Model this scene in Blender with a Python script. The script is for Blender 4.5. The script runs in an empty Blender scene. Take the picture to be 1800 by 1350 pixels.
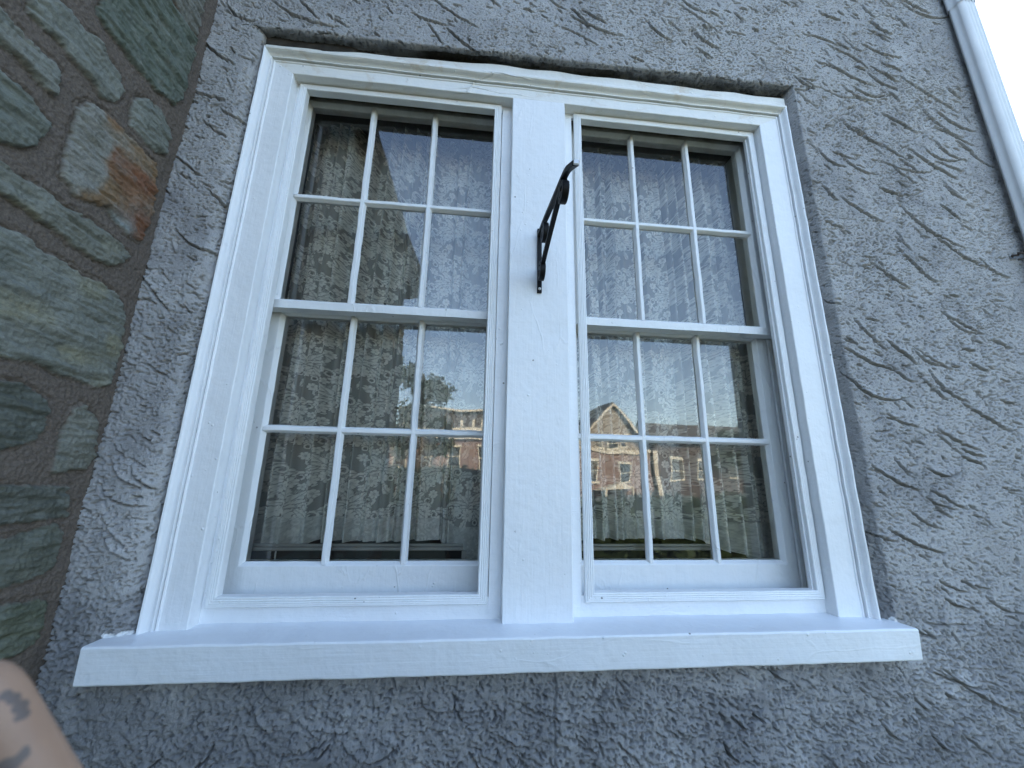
import bpy, bmesh, math, random
import numpy as np
from mathutils import Vector, Matrix

# ------------------------------------------------------------------ camera, world, sun, exposure
sc = bpy.context.scene
COL = sc.collection
CAM = Vector((-0.1699, -0.9537, 0.3349))
def cam_rot(a, b, c):
    ca, sa, cb, sb, cc, s_c = math.cos(a), math.sin(a), math.cos(b), math.sin(b), math.cos(c), math.sin(c)
    Rz = Matrix(((cc, -s_c, 0), (s_c, cc, 0), (0, 0, 1)))
    Rx = Matrix(((1, 0, 0), (0, ca, -sa), (0, sa, ca)))
    Ry = Matrix(((cb, 0, sb), (0, 1, 0), (-sb, 0, cb)))
    return Rz @ Rx @ Ry
CR = cam_rot(0.2300, -0.0184, -0.0956)
right, fwd, up = CR.col[0].copy(), CR.col[1].copy(), CR.col[2].copy()
cd = bpy.data.cameras.new('camera')
cam = bpy.data.objects.new('camera', cd); COL.objects.link(cam)
m = Matrix.Identity(4)
for i in range(3):
    m[i][0] = right[i]; m[i][1] = up[i]; m[i][2] = -fwd[i]; m[i][3] = CAM[i]
cam.matrix_world = m
cd.sensor_fit = 'HORIZONTAL'; cd.sensor_width = 36.0
cd.lens = 662.01 / 1800 * 36.0
cd.clip_start = 0.01; cd.clip_end = 3000
cd.dof.use_dof = True; cd.dof.focus_distance = 1.08; cd.dof.aperture_fstop = 12.0
sc.camera = cam

SUN_EL, SUN_AZ = math.radians(31), math.atan2(0.85, 0.16)     # direction TO the sun in the xy plane
w = bpy.data.worlds.new('World'); sc.world = w; w.use_nodes = True
nt = w.node_tree; nt.nodes.clear()
sky = nt.nodes.new('ShaderNodeTexSky'); sky.sky_type = 'NISHITA'; sky.sun_disc = False
sky.sun_elevation = SUN_EL; sky.sun_rotation = math.pi / 2 - SUN_AZ
sky.air_density = 1.0; sky.dust_density = 1.6; sky.ozone_density = 0.45
bg = nt.nodes.new('ShaderNodeBackground'); bg.inputs[1].default_value = 0.15
wo = nt.nodes.new('ShaderNodeOutputWorld')
nt.links.new(sky.outputs[0], bg.inputs[0]); nt.links.new(bg.outputs[0], wo.inputs[0])
sl = bpy.data.lights.new('sun', 'SUN'); sl.energy = 4.0; sl.angle = math.radians(0.5); sl.color = (1.0, 0.93, 0.82)
so = bpy.data.objects.new('sun', sl); COL.objects.link(so)
sd = Vector((math.cos(SUN_AZ) * math.cos(SUN_EL), math.sin(SUN_AZ) * math.cos(SUN_EL), math.sin(SUN_EL)))
so.rotation_euler = sd.to_track_quat('Z', 'Y').to_euler(); so.location = (0, 0, 20)
vs = sc.view_settings
vs.view_transform = 'Standard'; vs.look = 'None'; vs.gamma = 1.0; vs.use_curve_mapping = False
vs.exposure = 2.46
try:
    sc.cycles.max_bounces = 8; sc.cycles.transparent_max_bounces = 16
except Exception: pass

# ------------------------------------------------------------------ helpers
rnd = random.Random(7)
def link(o, parent=None):
    COL.objects.link(o)
    if parent is not None: o.parent = parent
    return o
def tag(o, label=None, cat=None, group=None, kind=None):
    if label: o['label'] = label
    if cat: o['category'] = cat
    if group: o['group'] = group
    if kind: o['kind'] = kind
    return o
def empty(name, loc=(0, 0, 0)):
    o = bpy.data.objects.new(name, None); o.location = loc; o.empty_display_size = .1
    COL.objects.link(o); bpy.context.view_layer.update(); return o
class MB:
    def __init__(s): s.v = []; s.f = []
    def add(s, vs_, fs):
        b = len(s.v); s.v += [tuple(p) for p in vs_]; s.f += [tuple(i + b for i in f) for f in fs]; return s
    def box(s, x0, x1, y0, y1, z0, z1):
        P = [(x0,y0,z0),(x1,y0,z0),(x1,y1,z0),(x0,y1,z0),(x0,y0,z1),(x1,y0,z1),(x1,y1,z1),(x0,y1,z1)]
        return s.add(P, [(0,3,2,1),(4,5,6,7),(0,1,5,4),(1,2,6,5),(2,3,7,6),(3,0,4,7)])
    def loft(s, rings, closed=False, caps=True):
        n = len(rings[0]); b = len(s.v)
        for r in rings: s.v += [tuple(p) for p in r]
        m_ = len(rings)
        for i in range(m_ if closed else m_ - 1):
            a0 = b + i * n; a1 = b + ((i + 1) % m_) * n
            for j in range(n):
                k = (j + 1) % n
                s.f.append((a0 + j, a0 + k, a1 + k, a1 + j))
        if caps and not closed:
            s.f.append(tuple(b + j for j in reversed(range(n)))); s.f.append(tuple(b + (m_ - 1) * n + j for j in range(n)))
        return s
    def build(s, name, mat, parent=None, smooth=False, fix=True, bevel=0):
        me = bpy.data.meshes.new(name); me.from_pydata(s.v, [], s.f)
        if fix:
            bm = bmesh.new(); bm.from_mesh(me); bmesh.ops.recalc_face_normals(bm, faces=bm.faces); bm.to_mesh(me); bm.free()
        me.materials.append(mat)
        if smooth: me.polygons.foreach_set('use_smooth', [True] * len(me.polygons))
        me.update()
        o = bpy.data.objects.new(name, me); link(o)
        if parent is not None:
            o.parent = parent
            o.matrix_parent_inverse = parent.matrix_world.inverted()
        if bevel:
            b = o.modifiers.new('bevel', 'BEVEL'); b.width = bevel; b.segments = 2; b.limit_method = 'ANGLE'
        return o
def jit(p, a=.0007):
    x, y, z = p; a *= .55
    return (x + a * (math.sin(31 * z + 5 * math.sin(13 * x + 7 * z)) + .3 * math.sin(57 * z + 60 * y)),
            y + a * .8 * (math.sin(27 * x + 19 * z + 3 * math.sin(17 * z)) + .3 * math.sin(43 * x + 51 * z)),
            z + a * (math.sin(29 * x + 4 * math.sin(11 * x + 5 * z)) + .3 * math.sin(61 * x + 50 * y)))
def rect_loop(mb, x0, x1, z0, z1, prof, closed=True, step=.02, a=.0007):
    """prof: closed list of (inset from outer rect, y). closed=False -> open at the bottom (legs run down to z0)."""
    def cor(k, o, y):
        return [(x0 + o, y, z0 + (o if closed else 0)), (x0 + o, y, z1 - o), (x1 - o, y, z1 - o), (x1 - o, y, z0 + (o if closed else 0))][k]
    rings = []
    segs = [(0, 1), (1, 2), (2, 3)] + ([(3, 0)] if closed else [])
    for i, (p, q) in enumerate(segs):
        L = (Vector(cor(p, 0, 0)) - Vector(cor(q, 0, 0))).length; n = max(1, int(L / step))
        for t in range(n):
            u = t / n
            rings.append([jit(Vector(cor(p, o, y)).lerp(Vector(cor(q, o, y)), u), a) for o, y in prof])
    if not closed: rings.append([jit(cor(3, o, y), a) for o, y in prof])
    mb.loft(rings, closed=closed); return mb
def bar(mb, p0, p1, prof, axis, step=.02, a=.0007):
    """prof: (u, v) pairs; axis 'x' -> (y,z), axis 'z' -> (x,y)."""
    n = max(1, int(abs(p1 - p0) / step)); rings = []
    for i in range(n + 1):
        t = p0 + (p1 - p0) * i / n
        rings.append([jit((t, u, v) if axis == 'x' else (u, v, t), a) for u, v in prof])
    mb.loft(rings); return mb
def vnoise(x, y, seed):
    """smooth value noise on arrays, roughly -1..1, lattice spacing 1"""
    r = np.random.RandomState(seed); T = r.rand(256, 256).astype(np.float32) * 2 - 1
    xi = np.floor(x).astype(int); yi = np.floor(y).astype(int); fx = x - xi; fy = y - yi
    fx = fx * fx * (3 - 2 * fx); fy = fy * fy * (3 - 2 * fy)
    a = T[yi % 256, xi % 256]; b = T[yi % 256, (xi + 1) % 256]; c = T[(yi + 1) % 256, xi % 256]; d = T[(yi + 1) % 256, (xi + 1) % 256]
    return (a * (1 - fx) + b * fx) * (1 - fy) + (c * (1 - fx) + d * fx) * fy
def grid_mesh(name, P, mask, mat, attrs=None, smooth=True, flip=False):
    """P: (ny,nx,3) points, mask (ny-1,nx-1) faces kept"""
    ny, nx = P.shape[:2]
    idx = np.arange(ny * nx).reshape(ny, nx)
    q = np.stack([idx[:-1, :-1], idx[:-1, 1:], idx[1:, 1:], idx[1:, :-1]], -1)[mask]
    if flip: q = q[:, ::-1]
    used = np.zeros(ny * nx, bool); used[q.ravel()] = True
    remap = np.cumsum(used) - 1
    V = P.reshape(-1, 3)[used].astype(np.float32); q = remap[q].astype(np.int32)
    me = bpy.data.meshes.new(name)
    me.vertices.add(len(V)); me.vertices.foreach_set('co', V.ravel())
    me.loops.add(q.size); me.loops.foreach_set('vertex_index', q.ravel())
    me.polygons.add(len(q)); me.polygons.foreach_set('loop_start', np.arange(0, q.size, 4, dtype=np.int32))
    try: me.polygons.foreach_set('loop_total', np.full(len(q), 4, np.int32))
    except Exception: pass
    me.update(calc_edges=True)
    if smooth: me.polygons.foreach_set('use_smooth', np.ones(len(q), bool))
    for k, A in (attrs or {}).items():
        if A.ndim == 3:
            at = me.attributes.new(k, 'FLOAT_COLOR', 'POINT')
            c = np.concatenate([A.reshape(-1, 3)[used], np.ones((used.sum(), 1))], 1).astype(np.float32)
            at.data.foreach_set('color', c.ravel())
        else:
            at = me.attributes.new(k, 'FLOAT', 'POINT'); at.data.foreach_set('value', A.ravel()[used].astype(np.float32))
    me.materials.append(mat); me.validate(); me.update()
    return bpy.data.objects.new(name, me)
def axis(lo, hi, d, far_lo, far_hi, g=1.25, mx=.25):
    a = list(np.arange(lo, hi + d * .5, d)); s = d; v = a[-1]
    while v < far_hi: s = min(s * g, mx); v = min(v + s, far_hi); a.append(v)
    s = d; v = a[0]; b = []
    while v > far_lo: s = min(s * g, mx); v = max(v - s, far_lo); b.append(v)
    return np.array(b[::-1] + a)

# ------------------------------------------------------------------ materials
def mat(name):
    m_ = bpy.data.materials.new(name); m_.use_nodes = True; n = m_.node_tree; n.nodes.clear()
    o = n.nodes.new('ShaderNodeOutputMaterial'); b = n.nodes.new('ShaderNodeBsdfPrincipled'); n.links.new(b.outputs[0], o.inputs[0])
    return m_, n, b
def N(n, t, **k):
    x = n.nodes.new(t)
    for a, v in k.items():
        if a.startswith('i_'):
            key = a[2:]; key = int(key) if key.isdigit() else key.replace('_', ' ')
            x.inputs[key].default_value = v
        else: setattr(x, a, v)
    return x
def obj_co(n, scale=(1, 1, 1)):
    t = N(n, 'ShaderNodeTexCoord'); mp = N(n, 'ShaderNodeMapping'); mp.inputs['Scale'].default_value = scale
    n.links.new(t.outputs['Object'], mp.inputs[0]); return mp.outputs[0]
def noise(n, co, scale, detail=4, rough=.55, dist=0):
    x = N(n, 'ShaderNodeTexNoise'); x.inputs['Scale'].default_value = scale; x.inputs['Detail'].default_value = detail
    x.inputs['Roughness'].default_value = rough; x.inputs['Distortion'].default_value = dist
    if co is not None: n.links.new(co, x.inputs['Vector'])
    return x.outputs[0]
def ramp(n, fac, pts):
    r = N(n, 'ShaderNodeValToRGB'); e = r.color_ramp.elements
    while len(e) < len(pts): e.new(.5)
    for q, (p, c) in zip(e, pts):
        q.position = p; q.color = (*c, 1) if len(c) == 3 else c
    n.links.new(fac, r.inputs[0]); return r.outputs[0]
def mixc(n, fac, a, b, mode='MIX'):
    x = N(n, 'ShaderNodeMixRGB', blend_type=mode)
    for i, s in ((0, fac), (1, a), (2, b)):
        if hasattr(s, 'is_linked') or hasattr(s, 'links'): n.links.new(s, x.inputs[i])
        else: x.inputs[i].default_value = s if i == 0 else (*s, 1)
    return x.outputs[0]
def bump(n, b, h, strength=1, dist=.001, prev=None):
    x = N(n, 'ShaderNodeBump'); x.inputs['Strength'].default_value = strength; x.inputs['Distance'].default_value = dist
    n.links.new(h, x.inputs['Height'])
    if prev is not None: n.links.new(prev, x.inputs['Normal'])
    if b is not None: n.links.new(x.outputs[0], b.inputs['Normal'])
    return x.outputs[0]
def math_(n, op, a, b=None, clamp=False):
    x = N(n, 'ShaderNodeMath', operation=op, use_clamp=clamp)
    for i, s in ((0, a), (1, b)):
        if s is None: continue
        if isinstance(s, (int, float)): x.inputs[i].default_value = s
        else: n.links.new(s, x.inputs[i])
    return x.outputs[0]

def paint_mat(name, col, grain='z', grime=None, cracks=0.0, rough=.42, top=None):
    """brushed glossy house paint over old paint; grain: long axis of brush strokes"""
    m_, n, b = mat(name)
    sc_ = {'z': (160, 160, 6), 'x': (6, 160, 160)}[grain]
    stretched = noise(n, obj_co(n, sc_), 1.0, 3, .6)
    co = obj_co(n)
    lumps = noise(n, co, 45, 3, .5); fine = noise(n, co, 420, 3, .6); big = noise(n, co, 3.0, 4, .6)
    p = bump(n, None, stretched, .7, .0009)
    p = bump(n, None, lumps, .6, .0030, p)
    p = bump(n, None, fine, .3, .0003, p)
    sp_ = N(n, 'ShaderNodeTexVoronoi'); sp_.inputs['Scale'].default_value = 38; n.links.new(co, sp_.inputs['Vector'])
    nubs = ramp(n, sp_.outputs['Distance'], [(0.0, (1, 1, 1)), (.13, (0, 0, 0))])
    nubs = math_(n, 'MULTIPLY', nubs, ramp(n, noise(n, co, 7), [(.50, (0, 0, 0)), (.56, (1, 1, 1))]))
    p = bump(n, None, nubs, .9, .0022, p)
    if cracks > 0:
        v = N(n, 'ShaderNodeTexVoronoi', feature='DISTANCE_TO_EDGE'); 
        cc_ = obj_co(n, {'z': (14, 14, 5), 'x': (5, 14, 14)}[grain]); wv = N(n, 'ShaderNodeTexNoise'); wv.inputs['Scale'].default_value = 1.5; wv.inputs['Detail'].default_value = 5
        n.links.new(cc_, wv.inputs['Vector'])
        mx_ = N(n, 'ShaderNodeMixRGB'); mx_.inputs[0].default_value = .35; n.links.new(cc_, mx_.inputs[1]); n.links.new(wv.outputs['Color'], mx_.inputs[2])
        n.links.new(mx_.outputs[0], v.inputs['Vector']); v.inputs['Scale'].default_value = 1.3
        ridge = ramp(n, v.outputs[0], [(0.0, (1, 1, 1)), (.030, (0, 0, 0))])
        mask = ramp(n, noise(n, co, 5, 3), [(.50, (0, 0, 0)), (.62, (1, 1, 1))])
        p = bump(n, None, math_(n, 'MULTIPLY', ridge, mask), min(1, cracks * 1.6), .0030, p)
    n.links.new(p, b.inputs['Normal'])
    c = mixc(n, ramp(n, big, [(.3, (0, 0, 0)), (.75, (1, 1, 1))]), col, tuple(x * .93 for x in col))
    # tiny specks of dirt
    v2 = N(n, 'ShaderNodeTexVoronoi'); v2.inputs['Scale'].default_value = 26; n.links.new(co, v2.inputs['Vector'])
    spk = math_(n, 'MULTIPLY', ramp(n, v2.outputs['Distance'], [(.0, (1, 1, 1)), (.060, (1, 1, 1)), (.075, (0, 0, 0))]), ramp(n, noise(n, co, 9), [(.54, (0, 0, 0)), (.60, (1, 1, 1))]))
    c = mixc(n, spk, c, (.20, .19, .18))
    gm = ramp(n, noise(n, co, 17, 6, .7, .5), [(.50, (0, 0, 0)), (.78, (1, 1, 1))])
    c = mixc(n, math_(n, 'MULTIPLY', gm, .22), c, (.60, .60, .58))
    if grime:
        gcol, scale, lo, hi = grime
        c = mixc(n, ramp(n, noise(n, co, scale, 6, .65, .6), [(lo, (0, 0, 0)), (hi, (1, 1, 1))]), c, gcol)
    if top:      # brown grime plus overhang shade painted in, growing up the highest rail
        sx = N(n, 'ShaderNodeSeparateXYZ'); n.links.new(co, sx.inputs[0])
        h_ = math_(n, 'ADD', sx.outputs[2], math_(n, 'MULTIPLY', noise(n, co, 14, 5, .65), .030))
        k_ = N(n, 'ShaderNodeMapRange'); k_.inputs[1].default_value = top[0] + .012; k_.inputs[2].default_value = top[1] + .018; n.links.new(h_, k_.inputs[0])
        c = mixc(n, k_.outputs[0], c, (.10, .078, .05))
    n.links.new(c, b.inputs['Base Color'])
    b.inputs['Roughness'].default_value = rough; b.inputs['Specular IOR Level'].default_value = .45
    return m_
WHITE = (.80, .81, .82)
M_casing = paint_mat('white casing paint', WHITE, 'z', cracks=.12)
M_casing_h = paint_mat('white casing paint crosswise', WHITE, 'x', cracks=.15)
M_head = paint_mat('weathered head moulding paint', (.78, .77, .73), 'x', grime=((.52, .42, .30), 11, .56, .80), cracks=.9)
M_mull = paint_mat('white mullion paint', WHITE, 'z', cracks=.22)
M_sill = paint_mat('white sill paint', (.78, .80, .82), 'x', cracks=.10)
M_sash = paint_mat('white sash paint', (.78, .79, .79), 'z', cracks=.28, rough=.36, top=(1.458, 1.494))
M_bead = paint_mat('white bead paint', (.81, .82, .82), 'z', cracks=0.0, rough=.36)

def simple(name, col, rough=.6, metal=0, nscale=0, namp=.1, bscale=0, bdist=.001, spec=.4):
    m_, n, b = mat(name)
    co = obj_co(n)
    if nscale:
        f = noise(n, co, nscale, 5, .6)
        c = mixc(n, ramp(n, f, [(.3, (0, 0, 0)), (.7, (1, 1, 1))]), tuple(x * (1 - namp) for x in col), tuple(min(1, x * (1 + namp)) for x in col))
        n.links.new(c, b.inputs['Base Color'])
    else: b.inputs['Base Color'].default_value = (*col, 1)
    if bscale: bump(n, b, noise(n, co, bscale, 4), .6, bdist)
    b.inputs['Roughness'].default_value = rough; b.inputs['Metallic'].default_value = metal; b.inputs['Specular IOR Level'].default_value = spec
    return m_

# stucco
def stucco_mat():
    m_, n, b = mat('grey stucco')
    co = obj_co(n)
    a = N(n, 'ShaderNodeAttribute', attribute_name='dirt_gap').outputs['Fac']
    mott = noise(n, co, 3.2, 6, .62); sm = noise(n, co, 28, 5, .6); fine = noise(n, co, 330, 3, .6); grit = noise(n, co, 900, 2, .6)
    c = mixc(n, ramp(n, mott, [(.32, (0, 0, 0)), (.68, (1, 1, 1))]), (.285, .283, .286), (.37, .366, .366))
    c = mixc(n, ramp(n, sm, [(.35, (0, 0, 0)), (.65, (1, 1, 1))]), c, (.42, .412, .404), 'MIX')
    c = mixc(n, .5, c, mixc(n, ramp(n, mott, [(.4, (0, 0, 0)), (.6, (1, 1, 1))]), (.285, .28, .278), (.38, .372, .366)))
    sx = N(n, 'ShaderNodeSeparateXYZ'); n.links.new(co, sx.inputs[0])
    low_shade = N(n, 'ShaderNodeMapRange'); low_shade.inputs[1].default_value = .25; low_shade.inputs[2].default_value = -.35; n.links.new(math_(n, 'ADD', sx.outputs[2], math_(n, 'MULTIPLY', sx.outputs[0], .16)), low_shade.inputs[0])  # lower-left shade painted in: thickens the damp mottling there
    st_ = ramp(n, math_(n, 'ADD', noise(n, co, 4.5, 6, .68, .8), math_(n, 'MULTIPLY', low_shade.outputs[0], .22)), [(.50, (0, 0, 0)), (.72, (1, 1, 1))])
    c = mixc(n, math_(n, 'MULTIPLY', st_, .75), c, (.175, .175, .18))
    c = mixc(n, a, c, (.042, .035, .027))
    c = mixc(n, N(n, 'ShaderNodeAttribute', attribute_name='paint').outputs['Fac'], c, (.78, .79, .80))
    n.links.new(c, b.inputs['Base Color'])
    p = bump(n, None, sm, .5, .003); p = bump(n, None, fine, .95, .0024, p); p = bump(n, None, grit, .6, .0008, p)
    n.links.new(p, b.inputs['Normal'])
    b.inputs['Roughness'].default_value = .88; b.inputs['Specular IOR Level'].default_value = .25
    return m_
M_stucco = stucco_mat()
def stone_mat():
    m_, n, b = mat('schist and mortar')
    col = N(n, 'ShaderNodeAttribute', attribute_name='stone').outputs['Color']
    ism = N(n, 'ShaderNodeAttribute', attribute_name='mortar').outputs['Fac']
    strata = noise(n, obj_co(n, (40, 40, 130)), 1.0, 8, .72, .8)
    co = obj_co(n); grit = noise(n, co, 260, 4, .65); mid = noise(n, co, 30, 5, .6)
    c = mixc(n, ramp(n, strata, [(.30, (0, 0, 0)), (.70, (1, 1, 1))]), mixc(n, 1.0, col, (.78, .79, .79), 'MULTIPLY'), mixc(n, 1.0, col, (1.45, 1.42, 1.38), 'MULTIPLY'))
    c = mixc(n, ramp(n, mid, [(.45, (0, 0, 0)), (.75, (1, 1, 1))]), c, mixc(n, .5, c, (.30, .31, .28)))
    mc = mixc(n, ramp(n, grit, [(.35, (0, 0, 0)), (.7, (1, 1, 1))]), (.085, .068, .056), (.155, .126, .102))
    c = mixc(n, ramp(n, noise(n, co, 480, 3, .7), [(.42, (0, 0, 0)), (.72, (1, 1, 1))]), c, mixc(n, .40, c, (.06, .065, .06)))
    c = mixc(n, ramp(n, noise(n, co, 9, 6, .7), [(.35, (0, 0, 0)), (.70, (1, 1, 1))]), mixc(n, 1.0, c, (.72, .74, .72), 'MULTIPLY'), c)
    c = mixc(n, ism, c, mc)
    n.links.new(c, b.inputs['Base Color'])
    inv = math_(n, 'SUBTRACT', 1.0, ism)
    p = bump(n, None, math_(n, 'MULTIPLY', strata, inv), .8, .004); p = bump(n, None, grit, .7, .0012, p)
    n.links.new(p, b.inputs['Normal']); b.inputs['Roughness'].default_value = .8; b.inputs['Specular IOR Level'].default_value = .3
    return m_
M_stone = stone_mat()
def glass_mat():
    m_ = bpy.data.materials.new('old window glass'); m_.use_nodes = True; n = m_.node_tree; n.nodes.clear()
    o = n.nodes.new('ShaderNodeOutputMaterial'); t = N(n, 'ShaderNodeBsdfTransparent'); t.inputs[0].default_value = (.93, .95, .94, 1)
    g = N(n, 'ShaderNodeBsdfGlossy'); g.inputs['Roughness'].default_value = .004; g.inputs['Color'].default_value = (1, 1, 1, 1)
    f = N(n, 'ShaderNodeFresnel'); f.inputs['IOR'].default_value = 1.84
    mx = N(n, 'ShaderNodeMixShader'); n.links.new(f.outputs[0], mx.inputs[0]); n.links.new(t.outputs[0], mx.inputs[1]); n.links.new(g.outputs[0], mx.inputs[2])
    n.links.new(mx.outputs[0], o.inputs[0])
    bp = bump(n, None, noise(n, obj_co(n), 7.0, 1, .4), .5, .0016)
    n.links.new(bp, g.inputs['Normal'])
    return m_
M_glass = glass_mat()
def lace_mat(name, dens, base, light):
    m_ = bpy.data.materials.new(name); m_.use_nodes = True; n = m_.node_tree; n.nodes.clear()
    o = n.nodes.new('ShaderNodeOutputMaterial')
    f = N(n, 'ShaderNodeAttribute', attribute_name='lace').outputs['Fac']
    d = N(n, 'ShaderNodeBsdfDiffuse'); t = N(n, 'ShaderNodeBsdfTranslucent'); tr = N(n, 'ShaderNodeBsdfTransparent')
    c = mixc(n, f, base, light); n.links.new(c, d.inputs[0]); n.links.new(c, t.inputs[0])
    a = N(n, 'ShaderNodeMixShader'); a.inputs[0].default_value = .25; n.links.new(d.outputs[0], a.inputs[1]); n.links.new(t.outputs[0], a.inputs[2])
    k = math_(n, 'ADD', math_(n, 'MULTIPLY', f, 1 - dens), dens, True)
    mx = N(n, 'ShaderNodeMixShader'); n.links.new(k, mx.inputs[0]); n.links.new(tr.outputs[0], mx.inputs[1]); n.links.new(a.outputs[0], mx.inputs[2])
    n.links.new(mx.outputs[0], o.inputs[0]); return m_
M_lace = lace_mat('cream floral lace', .62, (.42, .415, .385), (.97, .945, .88))
M_hem = lace_mat('doubled lace hem', .80, (.62, .62, .58), (.88, .87, .82))
M_iron = simple('black wrought iron', (.004, .004, .0045), .55, 0, 30, .3, 300, .0006, .25)
M_iron_end = simple('bare steel end', (.55, .54, .52), .4, .6)
M_pipe = simple('white enamelled downspout', (.74, .745, .74), .38, 0, 9, .06, 120, .0005)
M_wire = simple('rusty wire', (.05, .035, .028), .7, 0, 60, .4)
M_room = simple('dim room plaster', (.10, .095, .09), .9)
M_jamb = simple('inner jamb paint', (.55, .55, .52), .6, 0, 12, .1)
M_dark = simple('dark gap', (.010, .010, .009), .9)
M_frame_in = simple('aluminium screen bar', (.30, .29, .27), .5, 0, 30, .1)
M_caulk = simple('cracked caulk', (.035, .030, .024), .9, 0, 40, .5, 200, .002)
def brick_mat():
    m_, n, b = mat('red brick')
    t = N(n, 'ShaderNodeTexCoord'); sx = N(n, 'ShaderNodeSeparateXYZ'); n.links.new(t.outputs['Object'], sx.inputs[0])
    cx = N(n, 'ShaderNodeCombineXYZ'); n.links.new(math_(n, 'ADD', sx.outputs[0], sx.outputs[1]), cx.inputs[0]); n.links.new(sx.outputs[2], cx.inputs[1])
    bt = N(n, 'ShaderNodeTexBrick'); n.links.new(cx.outputs[0], bt.inputs['Vector'])
    bt.inputs['Color1'].default_value = (.19, .115, .092, 1); bt.inputs['Color2'].default_value = (.145, .088, .072, 1); bt.inputs['Mortar'].default_value = (.34, .27, .22, 1)
    bt.inputs['Scale'].default_value = 1; bt.inputs['Brick Width'].default_value = .22; bt.inputs['Row Height'].default_value = .075; bt.inputs['Mortar Size'].default_value = .009
    n.links.new(bt.outputs[0], b.inputs['Base Color']); b.inputs['Roughness'].default_value = .85
    return m_
M_brick = brick_mat()
M_trim = simple('cream trim', (.55, .50, .39), .6, 0, 4, .12)
M_shingle = simple('slate roof', (.10, .095, .09), .8, 0, 6, .3)
M_siding = simple('tan shingle siding', (.27, .235, .185), .8, 0, 5, .15)
M_pane2 = simple('dark house glass', (.03, .035, .04), .08, 0, 0, spec=.6)
M_asphalt = simple('asphalt', (.05, .05, .052), .9, 0, 2, .2, 80, .004)
M_pave = simple('concrete pavement', (.17, .165, .155), .9, 0, 1.5, .12, 60, .003)
M_ground = simple('dry lawn soil', (.045, .055, .028), .95, 0, 1.2, .35, 30, .02)
M_bark = simple('bark', (.09, .07, .05), .9, 0, 8, .3, 30, .01)
M_leaf = simple('green leaves', (.035, .055, .022), .6, 0, 2, .45)

# ------------------------------------------------------------------ ground, road
def sheet(name, x0, x1, y0, y1, z, m_, kind='structure'):
    o = MB().add([(x0, y0, z), (x1, y0, z), (x1, y1, z), (x0, y1, z)], [(0, 1, 2, 3)]).build(name, m_, fix=False); o['kind'] = kind; return o
sheet('ground', -400, 400, -400, 400, -1.20, M_ground)
sheet('road', -300, 300, -22.0, -12.5, -1.192, M_asphalt)
for y0, y1, n_ in ((-12.5, -10.2, 'pavement'), (-24.6, -22.0, 'pavement')):
    o = MB().box(-300, 300, y0, y1, -1.19, -1.07).build(n_, M_pave); o['kind'] = 'structure'

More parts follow.
